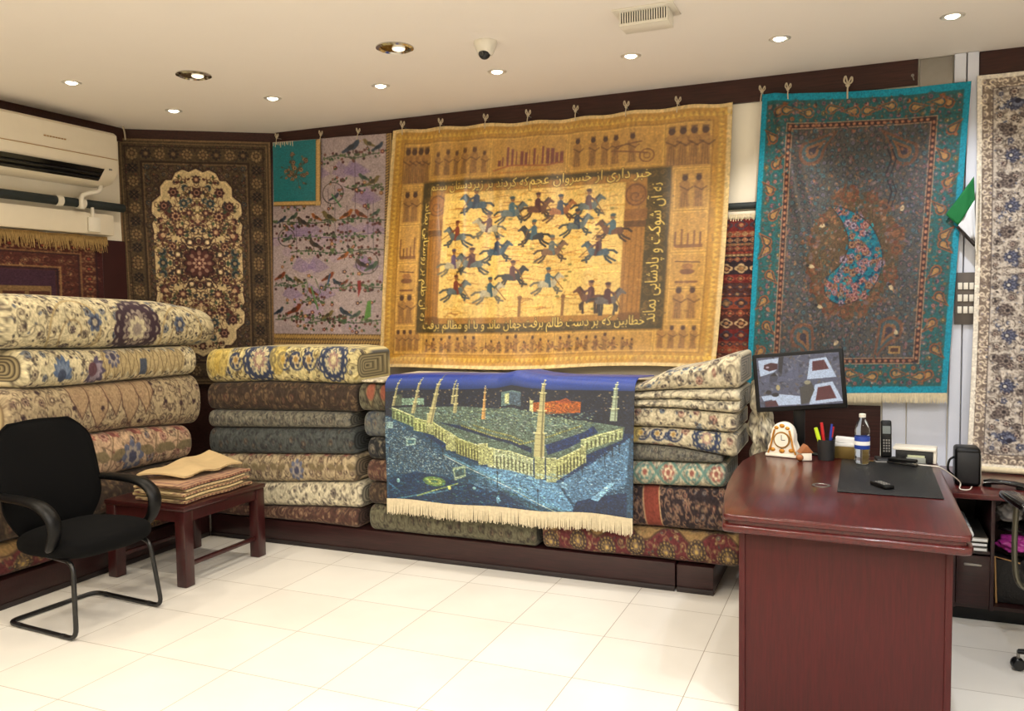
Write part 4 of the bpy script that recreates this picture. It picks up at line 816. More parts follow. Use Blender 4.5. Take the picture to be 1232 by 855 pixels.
def d_roll(pal, W, H, seed, step=None, style=''):
    p = PALS[pal]; cv = Cv(W, H, p['g']); R = random.Random(seed); step = step or H/3.2; g = np.array(p['g'])
    for k in range(30): cv.disc(R.uniform(0, W), R.uniform(0, H), R.uniform(8, 40), R.uniform(4, 12), tuple(g*R.uniform(.88, 1.1)), al=.4)
    arabesque(cv, -2, -2, W+2, H+2, step*.5, tuple(g*.82), [(tuple(g*.86), tuple(g*.95), tuple(g*.8))], [tuple(g*.88), tuple(g*.8)], seed+50, wd=.8)
    arabesque(cv, -2, -2, W+2, H+2, step, p['v'], p['f'], p['l'], seed, r0=.27, wd=max(.8, step*.045))
    for k in range(int(W*H/(step*step)*2.2)): x, y = R.uniform(0, W), R.uniform(0, H); cv.scroll(x, y, step*R.uniform(.1, .22), R.uniform(0, 6), R.uniform(.5, .9), .9, p['v'], R.choice((-1, 1))); cv.disc(x, y, step*.05, col=p['f'][0][2])
    def medal(cx, cy, r, cols):
        for k in range(14): a = 2*PI*k/14; cv.disc(cx+r*.86*math.cos(a), cy+r*.86*math.sin(a), r*.22, r*.22, cols[0]); cv.disc(cx+r*.86*math.cos(a), cy+r*.86*math.sin(a), r*.10, r*.10, cols[1])
        cv.petals(cx, cy, r*.86, 14, cols[0], .1); cv.petals(cx, cy, r*.66, 14, cols[1], .2); arabesque(cv, cx-r*.6, cy-r*.6, cx+r*.6, cy+r*.6, r*.36, cols[0], [cols[:3]], [cols[0]], seed+1); cv.petals(cx, cy, r*.42, 8, cols[2], .35); cv.petals(cx, cy, r*.24, 8, cols[1], .3)
    if style == 'medal':                      # dark lobed medallion on the fold
        cx = W*.575; medal(cx, H*.56, H*.30, ((62, 46, 56), (146, 134, 124), (196, 186, 156)))
        for x in (W*.3, W*.8): cv.ring(x, H*.6, H*.3, 3, (170, 150, 108)); cv.scroll(x, H*.6, H*.28, 0, 1, 2, (150, 130, 96))
        for x in (W*.38, W*.78): cv.flower(x, H*.5, H*.09, [(88, 98, 120), (60, 64, 84), (170, 160, 140)], 6)
    if style == 'rosettes':
        for x, r in ((W*.38, H*.36), (W*.86, H*.3)): medal(x, H*.52, r, ((52, 60, 84), (196, 184, 146), (150, 120, 112)))
        for x in (W*.22, W*.54, W*.62, W*.7): cv.scroll(x, H*.5, H*.2, 0, 1, 2, (50, 58, 84)); cv.flower(x, H*.52, H*.12, [(50, 56, 80), (190, 170, 130), (150, 120, 70)], 6)
        for x in (W*.06, W*.12, W*.5): cv.disc(x, H*.45, H*.18, H*.3, (192, 164, 76), al=.55)
    if style == 'arches':
        n = 5
        for k in range(n):
            x = W*(.32+.34*k/(n-1)); a = H*(.55 if k % 2 else .42); cv.poly([(x-W*.05, H*.2), (x+W*.05, H*.2), (x+W*.045, a), (x, a+H*.22), (x-W*.045, a)], (160, 134, 104), .8); cv.line([(x-W*.05, H*.2), (x-W*.045, a), (x, a+H*.22), (x+W*.045, a), (x+W*.05, H*.2)], 1.6, (84, 60, 52))
        q = [(W*(.1+.8*t), H*(.82+.08*math.sin(t*30))) for t in np.linspace(0, 1, 40)]; cv.line(q, 1.6, (90, 66, 56))
        for x in (W*.68, W*.86): cv.line([(x, H*.2), (x, H*.95)], 1.5, (100, 78, 60))
        for k in range(12): cv.disc(W*R.uniform(.05, .95), H*R.uniform(.3, .9), 3.4, col=(60, 44, 48)); 
    if style == 'vase':
        for k in range(10): x = W*(.42+.05*k); cv.leaf(x, H*.75, H*.42, -1.57, (176, 158, 118), .3); cv.line([(x, H*.75), (x-W*.018, H*.5), (x, H*.33), (x+W*.018, H*.5), (x, H*.75)], 1.1, (100, 84, 64)); cv.disc(x, H*.82, 4, col=(130, 112, 84))
        cv.rect(W*.62, H*.5, W*.66, H*.72, (72, 78, 92)); cv.palmette(W*.18, H*.66, H*.24, -1.4, ((84, 100, 128), (110, 124, 146), (64, 72, 92))); cv.palmette(W*.34, H*.6, H*.28, .6, ((84, 76, 96), (140, 128, 140), (92, 64, 72))); cv.flower(W*.46, H*.45, H*.16, [(92, 92, 112), (160, 150, 140), (70, 66, 84)], 10)
    if style == 'motif':
        cv.rect(0, 0, W*.34, H, p['g'], .6)
        for k in range(5): cv.scroll(W*(.05+.07*k), H*R.uniform(.5, .7), H*.16, k, 1.2, 3, (44, 36, 40), (-1)**k)
        for k in range(24): cv.disc(W*R.uniform(.02, .2), H*R.uniform(.35, .9), 3, 2.4, (60, 44, 46), R.uniform(0, 3))
        cv.scroll(W*.55, H*.4, H*.13, 0, .8, 2, (96, 84, 84)); 
    if style == 'lattice':
        for k in range(9):
            x = W*(.02+.125*k); c = ((98, 128, 120), (150, 98, 88))[k % 2]; cv.line([(x, H*.55), (x+W*.0625, H*.25), (x+W*.125, H*.55), (x+W*.0625, H*.85), (x, H*.55)], 3.5, (98, 128, 118)); cv.flower(x+W*.0625, H*.55, H*.16, [c, (200, 188, 156), (140, 88, 78)], 6)
    if style == 'border':
        cv.poly([(W*.4, H*.05), (W*.55, H*.35), (W*.58, H), (W*.66, H), (W*.63, H*.32), (W*.5, H*.02)], (120, 58, 46)); cv.line([(W*.4, H*.05), (W*.55, H*.35), (W*.58, H)], 1.6, (170, 140, 104)); cv.line([(W*.5, H*.02), (W*.63, H*.32), (W*.66, H)], 1.6, (170, 140, 104))
    if style == 'scallop':
        q = [(W*t, H*(.4+.12*math.sin(t*26))) for t in np.linspace(0, 1, 60)]
        cv.poly(q+[(W, 0), (0, 0)], (150, 124, 78), .85); cv.line(q, 2.4, (84, 62, 46)); arabesque(cv, 0, 0, W, H*.34, H*.22, (110, 84, 58), [((96, 76, 62), (130, 108, 76), (80, 50, 46))], [(100, 84, 60)], seed)
        for k in range(7): x = W*(.05+.15*k); medal(x, H*(.68-.06*(k % 2)), H*.16, ((64, 52, 48), (176, 146, 84), (110, 92, 78)))
    if style == 'sprays':
        for k in range(8): x = W*(.08+.13*k); cv.line([(x, H*.9), (x+W*.03, H*.5), (x+W*.06, H*.3)], 2, (110, 92, 70)); cv.palmette(x+W*.06, H*.32, H*.14, -1, ((148, 92, 80), (180, 132, 106), (120, 70, 64))); cv.leaf(x+W*.02, H*.6, H*.26, -.2, (118, 104, 78), .25); cv.leaf(x+W*.02, H*.6, H*.26, 3.4, (118, 104, 78), .25)
        cv.flower(W*.62, H*.62, H*.2, [(92, 96, 116), (150, 140, 130), (70, 70, 90)], 8)
    if style == 'diamonds':
        for k in range(12): x = W*(.04+.085*k); cv.poly([(x, H*.5), (x+W*.036, H*.15), (x+W*.072, H*.5), (x+W*.036, H*.85)], (120, 112, 82)); cv.line([(x, H*.5), (x+W*.036, H*.2), (x+W*.072, H*.5), (x+W*.036, H*.8), (x, H*.5)], 2, (60, 50, 42)); cv.disc(x+W*.036, H*.5, H*.12, H*.16, (140, 84, 66))
    cv.grain(.07, seed); return cv
# ------------------------------------------------------------------ materials in use
M = {}
M['ceil'] = mat('ceiling_paint', (240, 232, 222), .9, noise=.015, nscale=1.5, bump=.05, bscale=40)
M['wall'] = mat('wall_paint', (238, 230, 212), .85, noise=.03, nscale=3, bump=.06)
M['white'] = mat('white_plastic', (224, 218, 204), .35, noise=.02, nscale=8)
M['acwhite'] = mat('air_conditioner_white', (226, 216, 196), .4, noise=.015)
M['coolwhite'] = mat('cool_white_panel', (212, 216, 228), .5, noise=.03, nscale=5)
M['board'] = woodmat('brown_board', (44, 22, 18), (66, 34, 28), .45, .15, 0)
M['maroon'] = mat('maroon_panel', (52, 18, 20), .6, noise=.15, nscale=6)
M['plinth'] = woodmat('dark_plinth_wood', (34, 17, 17), (52, 25, 25), .4, .2, 0)
M['ply'] = mat('plinth_grey_edge', (40, 32, 32), .6, noise=.1)
M['desk'] = woodmat('mahogany_x', (56, 14, 13), (82, 21, 19), .3, .45, 1, 5)
M['deskv'] = woodmat('mahogany_z', (56, 14, 14), (70, 17, 18), .4, .0, 2, 8)
M['table'] = woodmat('dark_red_table_wood', (44, 15, 16), (60, 21, 21), .3, .45, 2, 4)
M['black'] = mat('black_plastic', (6, 6, 7), .4, spec=.3, noise=.1)
M['blackg'] = mat('black_gloss', (10, 10, 11), .15, coat=.3)
M['blackm'] = mat('black_metal', (14, 14, 15), .3, spec=.6)
M['fabric'] = mat('black_fabric', (9, 9, 10), .95, spec=.15, bump=.4, bscale=500)
M['pad'] = mat('black_leather', (13, 13, 14), .45, bump=.3, bscale=120)
M['chrome'] = mat('chrome', (200, 196, 186), .12, metal=1)
M['steel'] = mat('brushed_steel', (150, 146, 140), .4, metal=1, noise=.05)
M['ring'] = mat('bright_lamp_ring', (224, 220, 212), .3, metal=.5)
M['refl'] = mat('dark_reflector', (120, 112, 100), .08, metal=1)
M['lampw'] = mat('lit_lamp_warm', (255, 246, 224), .5, emit=(255, 240, 208), estr=14)
M['lampdim'] = mat('lamp_bulb_dim', (240, 230, 205), .4, emit=(255, 240, 210), estr=1.2)
M['pipe'] = mat('dark_pipe', (34, 42, 44), .6, noise=.1)
M['string'] = mat('white_string', (190, 176, 150), .9)
M['yarn'] = mat('cream_fringe_yarn', (212, 198, 166), .95, noise=.12, nscale=60)
M['yarntan'] = mat('tan_fringe_yarn', (150, 122, 76), .95, noise=.2, nscale=40)
M['brass'] = mat('dull_brass', (160, 124, 70), .4, metal=1)
M['rug'] = clothmat('wool_pile')
M['silk'] = clothmat('silk_pile', .46, .1, .10, 500, .8, .9)
M['satin'] = clothmat('satin_pile', .48, .1, .10, 420, .7, .9)
M['dull'] = clothmat('dull_satin_pile', .6, .05, .15, 420, .3, .7)
M['print'] = clothmat('coloured_print', .35, 0, .0, 100, .4)
M['porc'] = clothmat('painted_porcelain', .12, 0, 0, 100, .6)
M['paper'] = mat('white_paper', (232, 232, 230), .8)
M['gold'] = mat('olive_gold_box', (112, 92, 46), .35, metal=.4)
M['glass'] = mat('clear_plastic', (240, 246, 248), .04, trans=1.0, ior=1.33)
M['beige'] = mat('beige_felt', (194, 168, 124), .95, noise=.08, nscale=14, bump=.4, bscale=200)
M['pink'] = mat('pink_plastic_bag', (150, 44, 122), .35, noise=.15, nscale=12)
M['greybag'] = mat('grey_plastic_bag', (128, 124, 120), .4, noise=.12, nscale=10)
M['tote'] = mat('black_tote_leather', (24, 22, 22), .5, bump=.3)
M['tan'] = mat('tan_trim', (166, 128, 78), .6)
M['green'] = mat('green_cloth', (12, 104, 52), .8, noise=.06)
M['flagw'] = mat('white_cloth', (214, 218, 226), .8)
M['flagk'] = mat('dark_cloth', (52, 46, 44), .8)
M['taupe'] = mat('taupe_plastic', (86, 78, 72), .45)
M['yellowp'] = mat('yellow_pen', (196, 222, 40), .35); M['redp'] = mat('red_pen', (190, 28, 34), .3); M['bluep'] = mat('blue_pen', (36, 56, 150), .3)
M['grey'] = mat('grey_plastic', (120, 118, 114), .45); M['dgrey'] = mat('dark_grey_plastic', (30, 30, 32), .45)
M['olive'] = mat('olive_grey_metal', (84, 80, 66), .4, metal=.3)
M['blueband'] = mat('blue_label', (30, 62, 150), .4); M['terra'] = mat('brown_ceramic', (150, 92, 52), .35)
M['white_p'] = mat('white_porcelain', (236, 228, 212), .15)

# floor : 0.5 m pale tiles with thin joints
fm, nt, b = newmat('pale_floor_tiles'); L = nt.links
tc = nt.nodes.new('ShaderNodeTexCoord'); br = nt.nodes.new('ShaderNodeTexBrick')
br.offset = 0.0; br.squash = 1.0; br.inputs['Scale'].default_value = 1.0; br.inputs['Brick Width'].default_value = .5; br.inputs['Row Height'].default_value = .5; br.inputs['Mortar Size'].default_value = .0022; br.inputs['Mortar Smooth'].default_value = .3
br.inputs['Color1'].default_value = tuple(lin((221, 217, 209)))+(1,); br.inputs['Color2'].default_value = tuple(lin((216, 211, 202)))+(1,); br.inputs['Mortar'].default_value = tuple(lin((150, 140, 126)))+(1,)
gm = nt.nodes.new('ShaderNodeNewGeometry'); L.new(gm.outputs['Position'], br.inputs['Vector'])
ns = nt.nodes.new('ShaderNodeTexNoise'); ns.inputs['Scale'].default_value = 2.2; ns.inputs['Detail'].default_value = 6; L.new(gm.outputs['Position'], ns.inputs['Vector'])
mr = nt.nodes.new('ShaderNodeMapRange'); mr.inputs['From Min'].default_value = .3; mr.inputs['From Max'].default_value = .7; mr.inputs['To Min'].default_value = .93; mr.inputs['To Max'].default_value = 1.03; L.new(ns.outputs['Fac'], mr.inputs['Value'])
mx = nt.nodes.new('ShaderNodeMix'); mx.data_type = 'RGBA'; mx.blend_type = 'MULTIPLY'; mx.inputs[0].default_value = 1; L.new(br.outputs['Color'], mx.inputs[6]); L.new(mr.outputs['Result'], mx.inputs[7]); L.new(mx.outputs[2], b.inputs['Base Color'])
b.inputs['Roughness'].default_value = .38; b.inputs['Specular IOR Level'].default_value = .35
M['floor'] = fm

# ------------------------------------------------------------------ the room
H = 3.095; XL, XR, YB, YF = -2.2, 5.4, 1.15, -7.0
def struct(name, mb, m, parent=None, smooth=0):
    return tag(mb.build(name, m, parent, smooth), kind='structure')
struct('floor', MB().box(XL-.1, YF-.1, -.08, XR+.1, YB+.1, 0), M['floor'])
struct('ceiling', MB().box(XL-.1, YF-.1, H, XR+.1, YB+.1, H+.1), M['ceil'])
struct('wall_back', MB().box(XL-.1, YB, 0, XR+.1, YB+.1, H), M['wall'])
struct('wall_left', MB().box(XL-.1, YF, 0, XL, YB, H), M['wall'])
struct('wall_right', MB().box(XR, YF, 0, XR+.1, YB, H), M['wall'])
struct('wall_front', MB().box(XL-.1, YF-.1, 0, XR+.1, YF, H), M['wall'])
dA = np.array([-2.2, .47]); dB = np.array([-1.24, 1.15]); dd = (dB-dA)/np.linalg.norm(dB-dA); dn = np.array([dd[1], -dd[0]])  # dn points into the room
struct('wall_corner', MB().prism([tuple(dA), tuple(dB), (-1.24, 1.149), (-2.199, 1.149)], 0, H), M['board'])
struct('trim_1', MB().box(-1.23, 1.125, 2.945, 3.47, 1.15, H, .002), M['board'])
struct('trim_2', MB().box(3.79, 1.125, 2.945, 5.4, 1.15, H, .002), M['board'])
struct('trim_3', MB().box(3.48, 1.13, 2.93, 3.655, 1.15, H-.004, .001), M['steel'])
struct('trim_4', MB().box(3.66, 1.10, .0, 3.72, 1.15, H-.002, .004).box(3.727, 1.10, .0, 3.785, 1.15, H-.002, .004), M['coolwhite'])
struct('trim_5', MB().box(-2.2, -6, 2.99, -2.17, .46, H, .002), M['board'])
struct('trim_6', MB().box(-2.2, -3, .0, -2.18, .465, 2.215, .002), M['maroon'])
struct('trim_7', MB().box(2.2, 1.13, .0, 3.29, 1.15, 1.02, .002), M['board'])
struct('trim_8', MB().box(3.30, 1.135, .0, 3.43, 1.15, 2.6, .002).box(3.437, 1.135, .0, 3.652, 1.15, 2.6, .002), M['coolwhite'])

# ------------------------------------------------------------------ ceiling fittings
def downlight(u, v, lit_label, group='small lit ceiling downlights', tilt=0.0, name='downlight', pos=None):
    c = onz(u, v, H) if pos is None else np.array(pos)
    t = thing(name, lit_label, 'ceiling light', tuple(c), 0, group)
    MB().lathe((0, 0, 0), [(.034, -.004), (.05, -.008), (.058, -.004), (.058, -.0005), (.034, -.0005), (.034, -.004)], 36).build('trim_ring', M['ring'], t, local=True)
    MB().lathe((0, 0, 0), [(0, -.012), (.022, -.011), (.033, -.004), (.033, -.001), (0, -.001)], 28).build('lamp', M['lampw'], t, local=True)
    return c
dl = []
for u, v, lb in ((86, 99, 'small lit downlight nearest the air conditioner at the left'), (209, 133, 'small lit downlight in the back corner above the floral brown carpet'), (328, 118, 'small lit downlight above the lilac bird carpet'), (458, 103, 'small lit downlight above the left end of the golden carpet'),
                 (598, 86, 'small lit downlight just behind the dome camera'), (759, 67, 'small lit downlight behind the ceiling vent'), (938, 46, 'small lit downlight above the turquoise carpet'), (1146, 19, 'small lit downlight at the right edge above the cream carpet')):
    dl.append(downlight(u, v, lb))
for k, (u, v, lb) in enumerate(((233, 90, 'large mirrored recessed ceiling light at the left'), (475, 57, 'large mirrored recessed ceiling light beside the dome camera'))):
    c = onz(u, v, H); t = thing('recessed_light', lb, 'ceiling light', tuple(c), 0, 'large mirrored recessed lights')
    MB().lathe((0, 0, 0), [(.078, -.004), (.088, -.012), (.104, -.006), (.104, -.0005), (.078, -.0005), (.078, -.004)], 40).build('trim_ring', M['chrome'], t, local=True)
    MB().lathe((0, 0, 0), [(.078, -.004), (.066, -.0016), (.04, -.0012), (0, -.001)], 40).build('reflector', M['refl'], t, local=True)
    MB().lathe((.012, .02, 0), [(0, -.016), (.02, -.015), (.034, -.009), (.036, -.003), (0, -.003)], 24).build('lamp', M['lampdim'], t, local=True)
# dome camera
c = onz(584, 50, H); t = thing('security_camera', 'white dome security camera hanging from the ceiling', 'security camera', tuple(c))
MB().lathe((0, 0, 0), [(0, -.0005), (.062, -.0005), (.064, -.012), (.058, -.03), (.046, -.06), (.036, -.075), (0, -.076)], 36).build('housing', M['white'], t, local=True)
MB().sph((0, -.014, -.066), .033).build('lens_ball', M['dgrey'], t, local=True)
MB().cyl((.0, -.044, -.074), (.0, -.052, -.078), .013, .011).build('lens', M['blackg'], t, local=True)
# ceiling vent
vx0, vx1, vy0, vy1 = 2.075, 2.315, -.42, -.285
t = thing('ceiling_vent', 'white boxy ceiling air vent with a row of dark slots', 'air vent', ((vx0+vx1)/2, (vy0+vy1)/2, H))
MB().box(vx0-.03, vy0-.03, H-.008, vx1+.03, vy1+.03, H-.0005, .002).build('flange', M['white'], t)
MB().box(vx0, vy0+.02, H-.075, vx1, vy1, H-.009, .003).build('body', M['white'], t)
MB().box(vx0+.004, vy0+.012, H-.062, vx1-.004, vy0+.021, H-.01).build('slot_recess', M['blackg'], t)
mb = MB()
for k in range(20): x = vx0+.006+(vx1-vx0-.012)*k/19; mb.box(x-.0028, vy0+.004, H-.064, x+.0028, vy0+.014, H-.009)
mb.box(vx0, vy0+.002, H-.075, vx1, vy0+.02, H-.062, .002)
mb.build('slats', M['white'], t)

# ------------------------------------------------------------------ air conditioner, pipes
ya, yb_ = -.78, .20
t = thing('air_conditioner', 'cream wall air conditioner with an open black louvre', 'air conditioner', (-2.2, (ya+yb_)/2, 2.6))
prof = [(-2.198, 2.985), (-1.96, 2.985), (-1.935, 2.965), (-1.925, 2.74), (-1.945, 2.68), (-2.0, 2.615), (-2.08, 2.595), (-2.198, 2.60)]
mb = MB(); bm = mb.bm
def extr(mb, prof, y0, y1, bev=0.012):
    a = [mb.bm.verts.new((x, y0, z)) for x, z in prof]; b2 = [mb.bm.verts.new((x, y1, z)) for x, z in prof]; n = len(prof)
    fs = [mb.bm.faces.new(a), mb.bm.faces.new(b2[::-1])]
    for k in range(n): mb.bm.faces.new((a[k], b2[k], b2[(k+1) % n], a[(k+1) % n]))
    if bev: bmesh.ops.bevel(mb.bm, geom=[e for f in fs for e in f.edges], offset=bev, segments=3, affect='EDGES', profile=.5)
    return mb
extr(mb, prof, ya, yb_, .018).build('casing', M['acwhite'], t)
MB().box(-1.93, ya+.02, 2.785, -1.9225, yb_-.02, 2.789).build('panel_seam', M['tan'], t)
# louvre opening: dark slot with two vanes, lying on the lower slope of the casing
sx, sz = -.055, -.065; sl = math.hypot(sx, sz)
def slope(f, off): return (-1.945+sx*f+off*.76, 2.68+sz*f-off*.65)
def strip(mb, f0, f1, o0, o1, y0, y1):
    q = [slope(f0, o0), slope(f1, o0), slope(f1, o1), slope(f0, o1)]; return extr(mb, q, y0, y1, 0)
strip(MB(), -.38, .86, .001, .003, ya+.04, yb_-.14).build('louvre_slot', M['blackg'], t)
mb = MB(); strip(mb, .1, .16, .003, .016, ya+.05, yb_-.15); strip(mb, .5, .56, .003, .018, ya+.05, yb_-.15); mb.build('vane', M['dgrey'], t)
mb = MB()
for k in range(8): mb.box(-1.9255, -.42+k*.022, 2.858, -1.9235, -.42+k*.022+.016, 2.866)
mb.build('badge', M['tan'], t)
MB().box(-1.9245, yb_-.10, 2.70, -1.921, yb_-.075, 2.712).build('sensor_window', M['grey'], t)
tag(MB().cyl((-2.13, -2.0, 2.465), (-2.13, .40, 2.465), .032).build('pipe', M['pipe']), 'dark insulated pipe along the left wall under the air conditioner', 'pipe')
tag(MB().box(-2.198, -2.0, 2.245, -2.12, .30, 2.40, .008).box(-2.198, -2.0, 2.395, -2.135, .30, 2.405).build('cable_duct', M['acwhite']), 'cream boxed cable duct below the dark pipe on the left wall', 'duct')
t = thing('drain_pipe', 'white drain elbow hanging from the air conditioner over the dark pipe', 'pipe', (-2.08, .06, 2.4))
MB().tube(smoothpath([(-2.06, .14, 2.61), (-2.06, .12, 2.56), (-2.07, .02, 2.53), (-2.085, -.01, 2.50), (-2.085, -.01, 2.42)], 6), .017, 12).build('elbow', M['white'], t)
MB().lathe((-2.13, .01, 2.465), [(.034, -.03), (.042, -.03), (.042, .03), (.034, .03), (.034, -.03)], 24, mtx=Matrix.Rotation(PI/2, 4, 'X')).build('clamp', M['white'], t)
MB().lathe((-2.13, -.17, 2.465), [(.034, -.022), (.042, -.022), (.042, .022), (.034, .022), (.034, -.022)], 24, mtx=Matrix.Rotation(PI/2, 4, 'X')).build('clamp', M['white'], t)
MB().box(-2.118, .06, 2.26, -2.1, .16, 2.37, .004).cyl((-2.11, .10, 2.37), (-2.11, .10, 2.44), .012).build('bracket', M['white'], t)
tag(MB().cyl((2.05, 1.122, 2.29), (3.28, 1.122, 2.29), .022).build('pipe', M['pipe']), 'dark pipe across the back wall between the golden and turquoise carpets', 'pipe')
tag(MB().box(2.0, 1.115, 2.215, 3.28, 1.1499, 2.255, .004).build('cable_duct', M['acwhite']), 'narrow cream ledge under the dark pipe on the back wall', 'duct')

# ------------------------------------------------------------------ hanging carpets
def plane(p0, n):
    p0, n = np.array(p0, float), np.array(n, float)
    def f(u, v): d = ray(u, v); return CAM+((p0-CAM)@n)/(d@n)*d
    return f
def ripple(P, U, V, nrm, terms):
    o = sum(a*np.sin(fu*U*2*PI+fv*V*2*PI+ph) for a, fu, fv, ph in terms)
    return P+o[..., None]*np.array(nrm, float)
def hanging(name, label, cat, P, design, m, thick=.007, group=None, parent=None):
    nv, nu = P.shape[:2]; U, V = np.meshgrid(np.linspace(0, 1, nu), np.linspace(0, 1, nv))
    me = gridmesh(name, P, design.samp(U, V), thick); o = finish(name, me, m, parent, 180)
    if label: tag(o, label, cat, group)
    return o
HG = 'carpets hanging on the walls'
# floral brown carpet across the corner
pf = plane((dA[0]+dn[0]*.022, dA[1]+dn[1]*.022, 0), (dn[0], dn[1], 0))
P, U, V = quadgrid(pf(139, 166), pf(325, 171), pf(331, 462), pf(158, 462), 300, 460)
P = ripple(P, U, V, (dn[0], dn[1], 0), [(.004, 1.5, .3, 0), (.003, 3, .5, 1)])
hanging('hanging_carpet', 'brown floral carpet with cream field and star medallion hanging across the corner', 'carpet', P, d_floral(), M['rug'], .006, HG)
# lilac bird carpet
pb = plane((0, 1.098, 0), (0, 1, 0))
P, U, V = quadgrid(pb(328, 171), pb(471, 160), pb(466, 419), pb(328, 417), 220, 390)
P = ripple(P, U, V, (0, 1, 0), [(.004, 1.2, .4, 0), (.003, 2.6, 0, 1)])
hanging('hanging_carpet', 'lilac and cream carpet of birds on branches with rope border', 'carpet', P, d_birds(), M['satin'], .006, HG)
pb = plane((0, 1.080, 0), (0, 1, 0)); t = thing('hanging_carpet', 'small turquoise flower mat pinned over the top left of the bird carpet', 'carpet', tuple(pb(357, 245)), 0, HG)
P, U, V = quadgrid(pb(328, 172), pb(386, 167), pb(385, 247), pb(329, 248), 110, 150)
hanging('mat', None, None, ripple(P, U, V, (0, 1, 0), [(.003, 1, .3, 0)]), d_tealpiece(), M['satin'], .004, None, t)
fringe('fringe', [tuple(P[0, k]+np.array([0, -.004, .002])) for k in range(0, 56, 8)], .035, (0, 0, -1), M['yarn'], t, 3, .009, .4, 2.0)
# golden polo carpet
pg = plane((0, 1.062, 0), (0, 1, 0)); TL, TR, BR, BL = pg(472, 157), pg(881, 122), pg(861, 441), pg(457, 443)
P, U, V = quadgrid(TL, TR, BR, BL, 470, 370)
P[..., 0] += -.02*np.sin(PI*V)*(1-U)+.015*np.sin(PI*V)*U
P[..., 2] += -.018*np.sin(PI*U)**2*(1-V)**6+.006*np.sin(U*2*PI*7)*(1-V)**8+.012*np.sin(U*9+1)*V**6
P = ripple(P, U, V, (0, 1, 0), [(.010, 2.2, .35, .4), (.005, 5.1, .6, 1), (.003, 9, -.5, 2)])
gx = np.exp(-((U-.27-.04*(V-.5))/.030)**2)*.034+np.exp(-((U-.16-.02*V)/.026)**2)*.022+np.exp(-((U-.375)/.022)**2)*.016
P[..., 1] -= gx*np.sin(PI*np.clip(V*1.05, 0, 1))**.7
P[..., 1] -= .035*np.clip((V-.9)/.1, 0, 1)**2
hanging('hanging_carpet', 'large golden silk carpet of polo riders framed by verses and reliefs', 'carpet', P, d_golden(), M['silk'], .006, HG)
GP = P
# dark red striped carpet behind
pr_ = plane((0, 1.098, 0), (0, 1, 0)); a, b2 = pr_(872, 262), pr_(907, 259); zt_, zb_ = 2.205, 1.28
t = thing('hanging_carpet', 'dark red striped tribal carpet in the gap between golden and turquoise carpets', 'carpet', (2.5, 1.098, zb_), 0, HG)
P, U, V = quadgrid((2.22, 1.098, zt_), (2.85, 1.098, zt_), (2.85, 1.098, zb_), (2.22, 1.098, zb_), 120, 240)
hanging('pile', None, None, P, d_tribal(120, 240, seed=6), M['rug'], .006, None, t)
fringe('fringe', [tuple(P[0, k]+np.array([0, -.003, .03])) for k in range(0, 120, 17)], .035, (0, 0, -1), M['yarn'], t, 5, .008, .3, 1.0)
# turquoise boteh carpet
pt = plane((0, 1.05, 0), (0, 1, 0)); TL, TR, BR, BL = pt(917, 113), pt(1169, 97), pt(1139, 473), pt(897, 474)
t = thing('hanging_carpet', 'turquoise bordered carpet with a great paisley hanging above the monitor', 'carpet', tuple((BL+BR)/2), 0, HG)
P, U, V = quadgrid(TL, TR, BR, BL, 320, 470)
P[..., 2] -= .02*np.sin(PI*U)*(1-V)**4
fold = np.exp(-((U-(.07+.42*V))/.04)**2)*np.clip(1.15-V, 0, 1)
P = ripple(P, U, V, (0, 1, 0), [(.010, 1.1, .2, 2.2), (.004, 3, .3, 1)]); P[..., 1] -= .034*fold
hanging('pile', None, None, P, d_teal(), M['dull'], .006, None, t)
fringe('fringe', [tuple(P[-1, k]+np.array([0, -.002, .003])) for k in range(0, 320, 20)]+[tuple(P[-1, 319]+np.array([0, -.002, .003]))], .058, (0, 0, -1), M['yarn'], t, 9, .0045, .12, .7)
# cream carpet at the right edge, its foot resting on the sideboard
tl = ony(1176, 91, 1.08); bl = ony(1164, 556, .93); bl[2] = .705
u = np.concatenate([np.linspace(0, .33, 100), np.linspace(.33, 1, 60)[1:]]); v = np.linspace(0, 1, 540)
U, V = np.meshgrid(u, v); Wd = 1.35
P = np.zeros(U.shape+(3,)); P[..., 0] = tl[0]*(1-V)+bl[0]*V+U*Wd+.02*np.sin(PI*V)*(1-U); P[..., 1] = 1.08-.13*V**2.2-.0*U+.012*np.sin(U*14+V*2); P[..., 2] = tl[2]*(1-V)+bl[2]*V+.01*(1-V)*U
cnv = d_nain(); me = gridmesh('hanging_carpet', P, cnv.samp(U, V), .008)
t = thing('hanging_carpet', 'cream and navy floral carpet at the right edge reaching down to the sideboard', 'carpet', (4.3, 1.0, .69), 0, HG)
finish('pile', me, M['rug'], t, 180)
q = [(float(P[-1, k, 0]), float(P[-1, k, 1]-.012), .700) for k in range(0, P.shape[1], 12)]
MB().tube(q, .016, 10).build('rolled_edge', M['yarn'], t)
# prayer rug on the left wall
t = thing('hanging_carpet', 'dark red prayer rug with shaggy tan fringe under the cable duct', 'carpet', (-2.16, -.6, 1.3), 0, HG)
yr = onx(122, 275, -2.165)[1]
P, U, V = quadgrid((-2.165, yr-1.5, 2.225), (-2.165, yr, 2.21), (-2.165, yr, 1.35), (-2.165, yr-1.5, 1.35), 240, 200)
hanging('pile', None, None, P, d_prayer(), M['rug'], .006, None, t)
fringe('fringe', [(-2.158, yr-1.5+1.54*k/12, 2.236+.004*math.sin(k*2.1)) for k in range(13)], .085, (.14, .02, -1), M['yarntan'], t, 15, .007, .45, .55, (1, 0, 0))

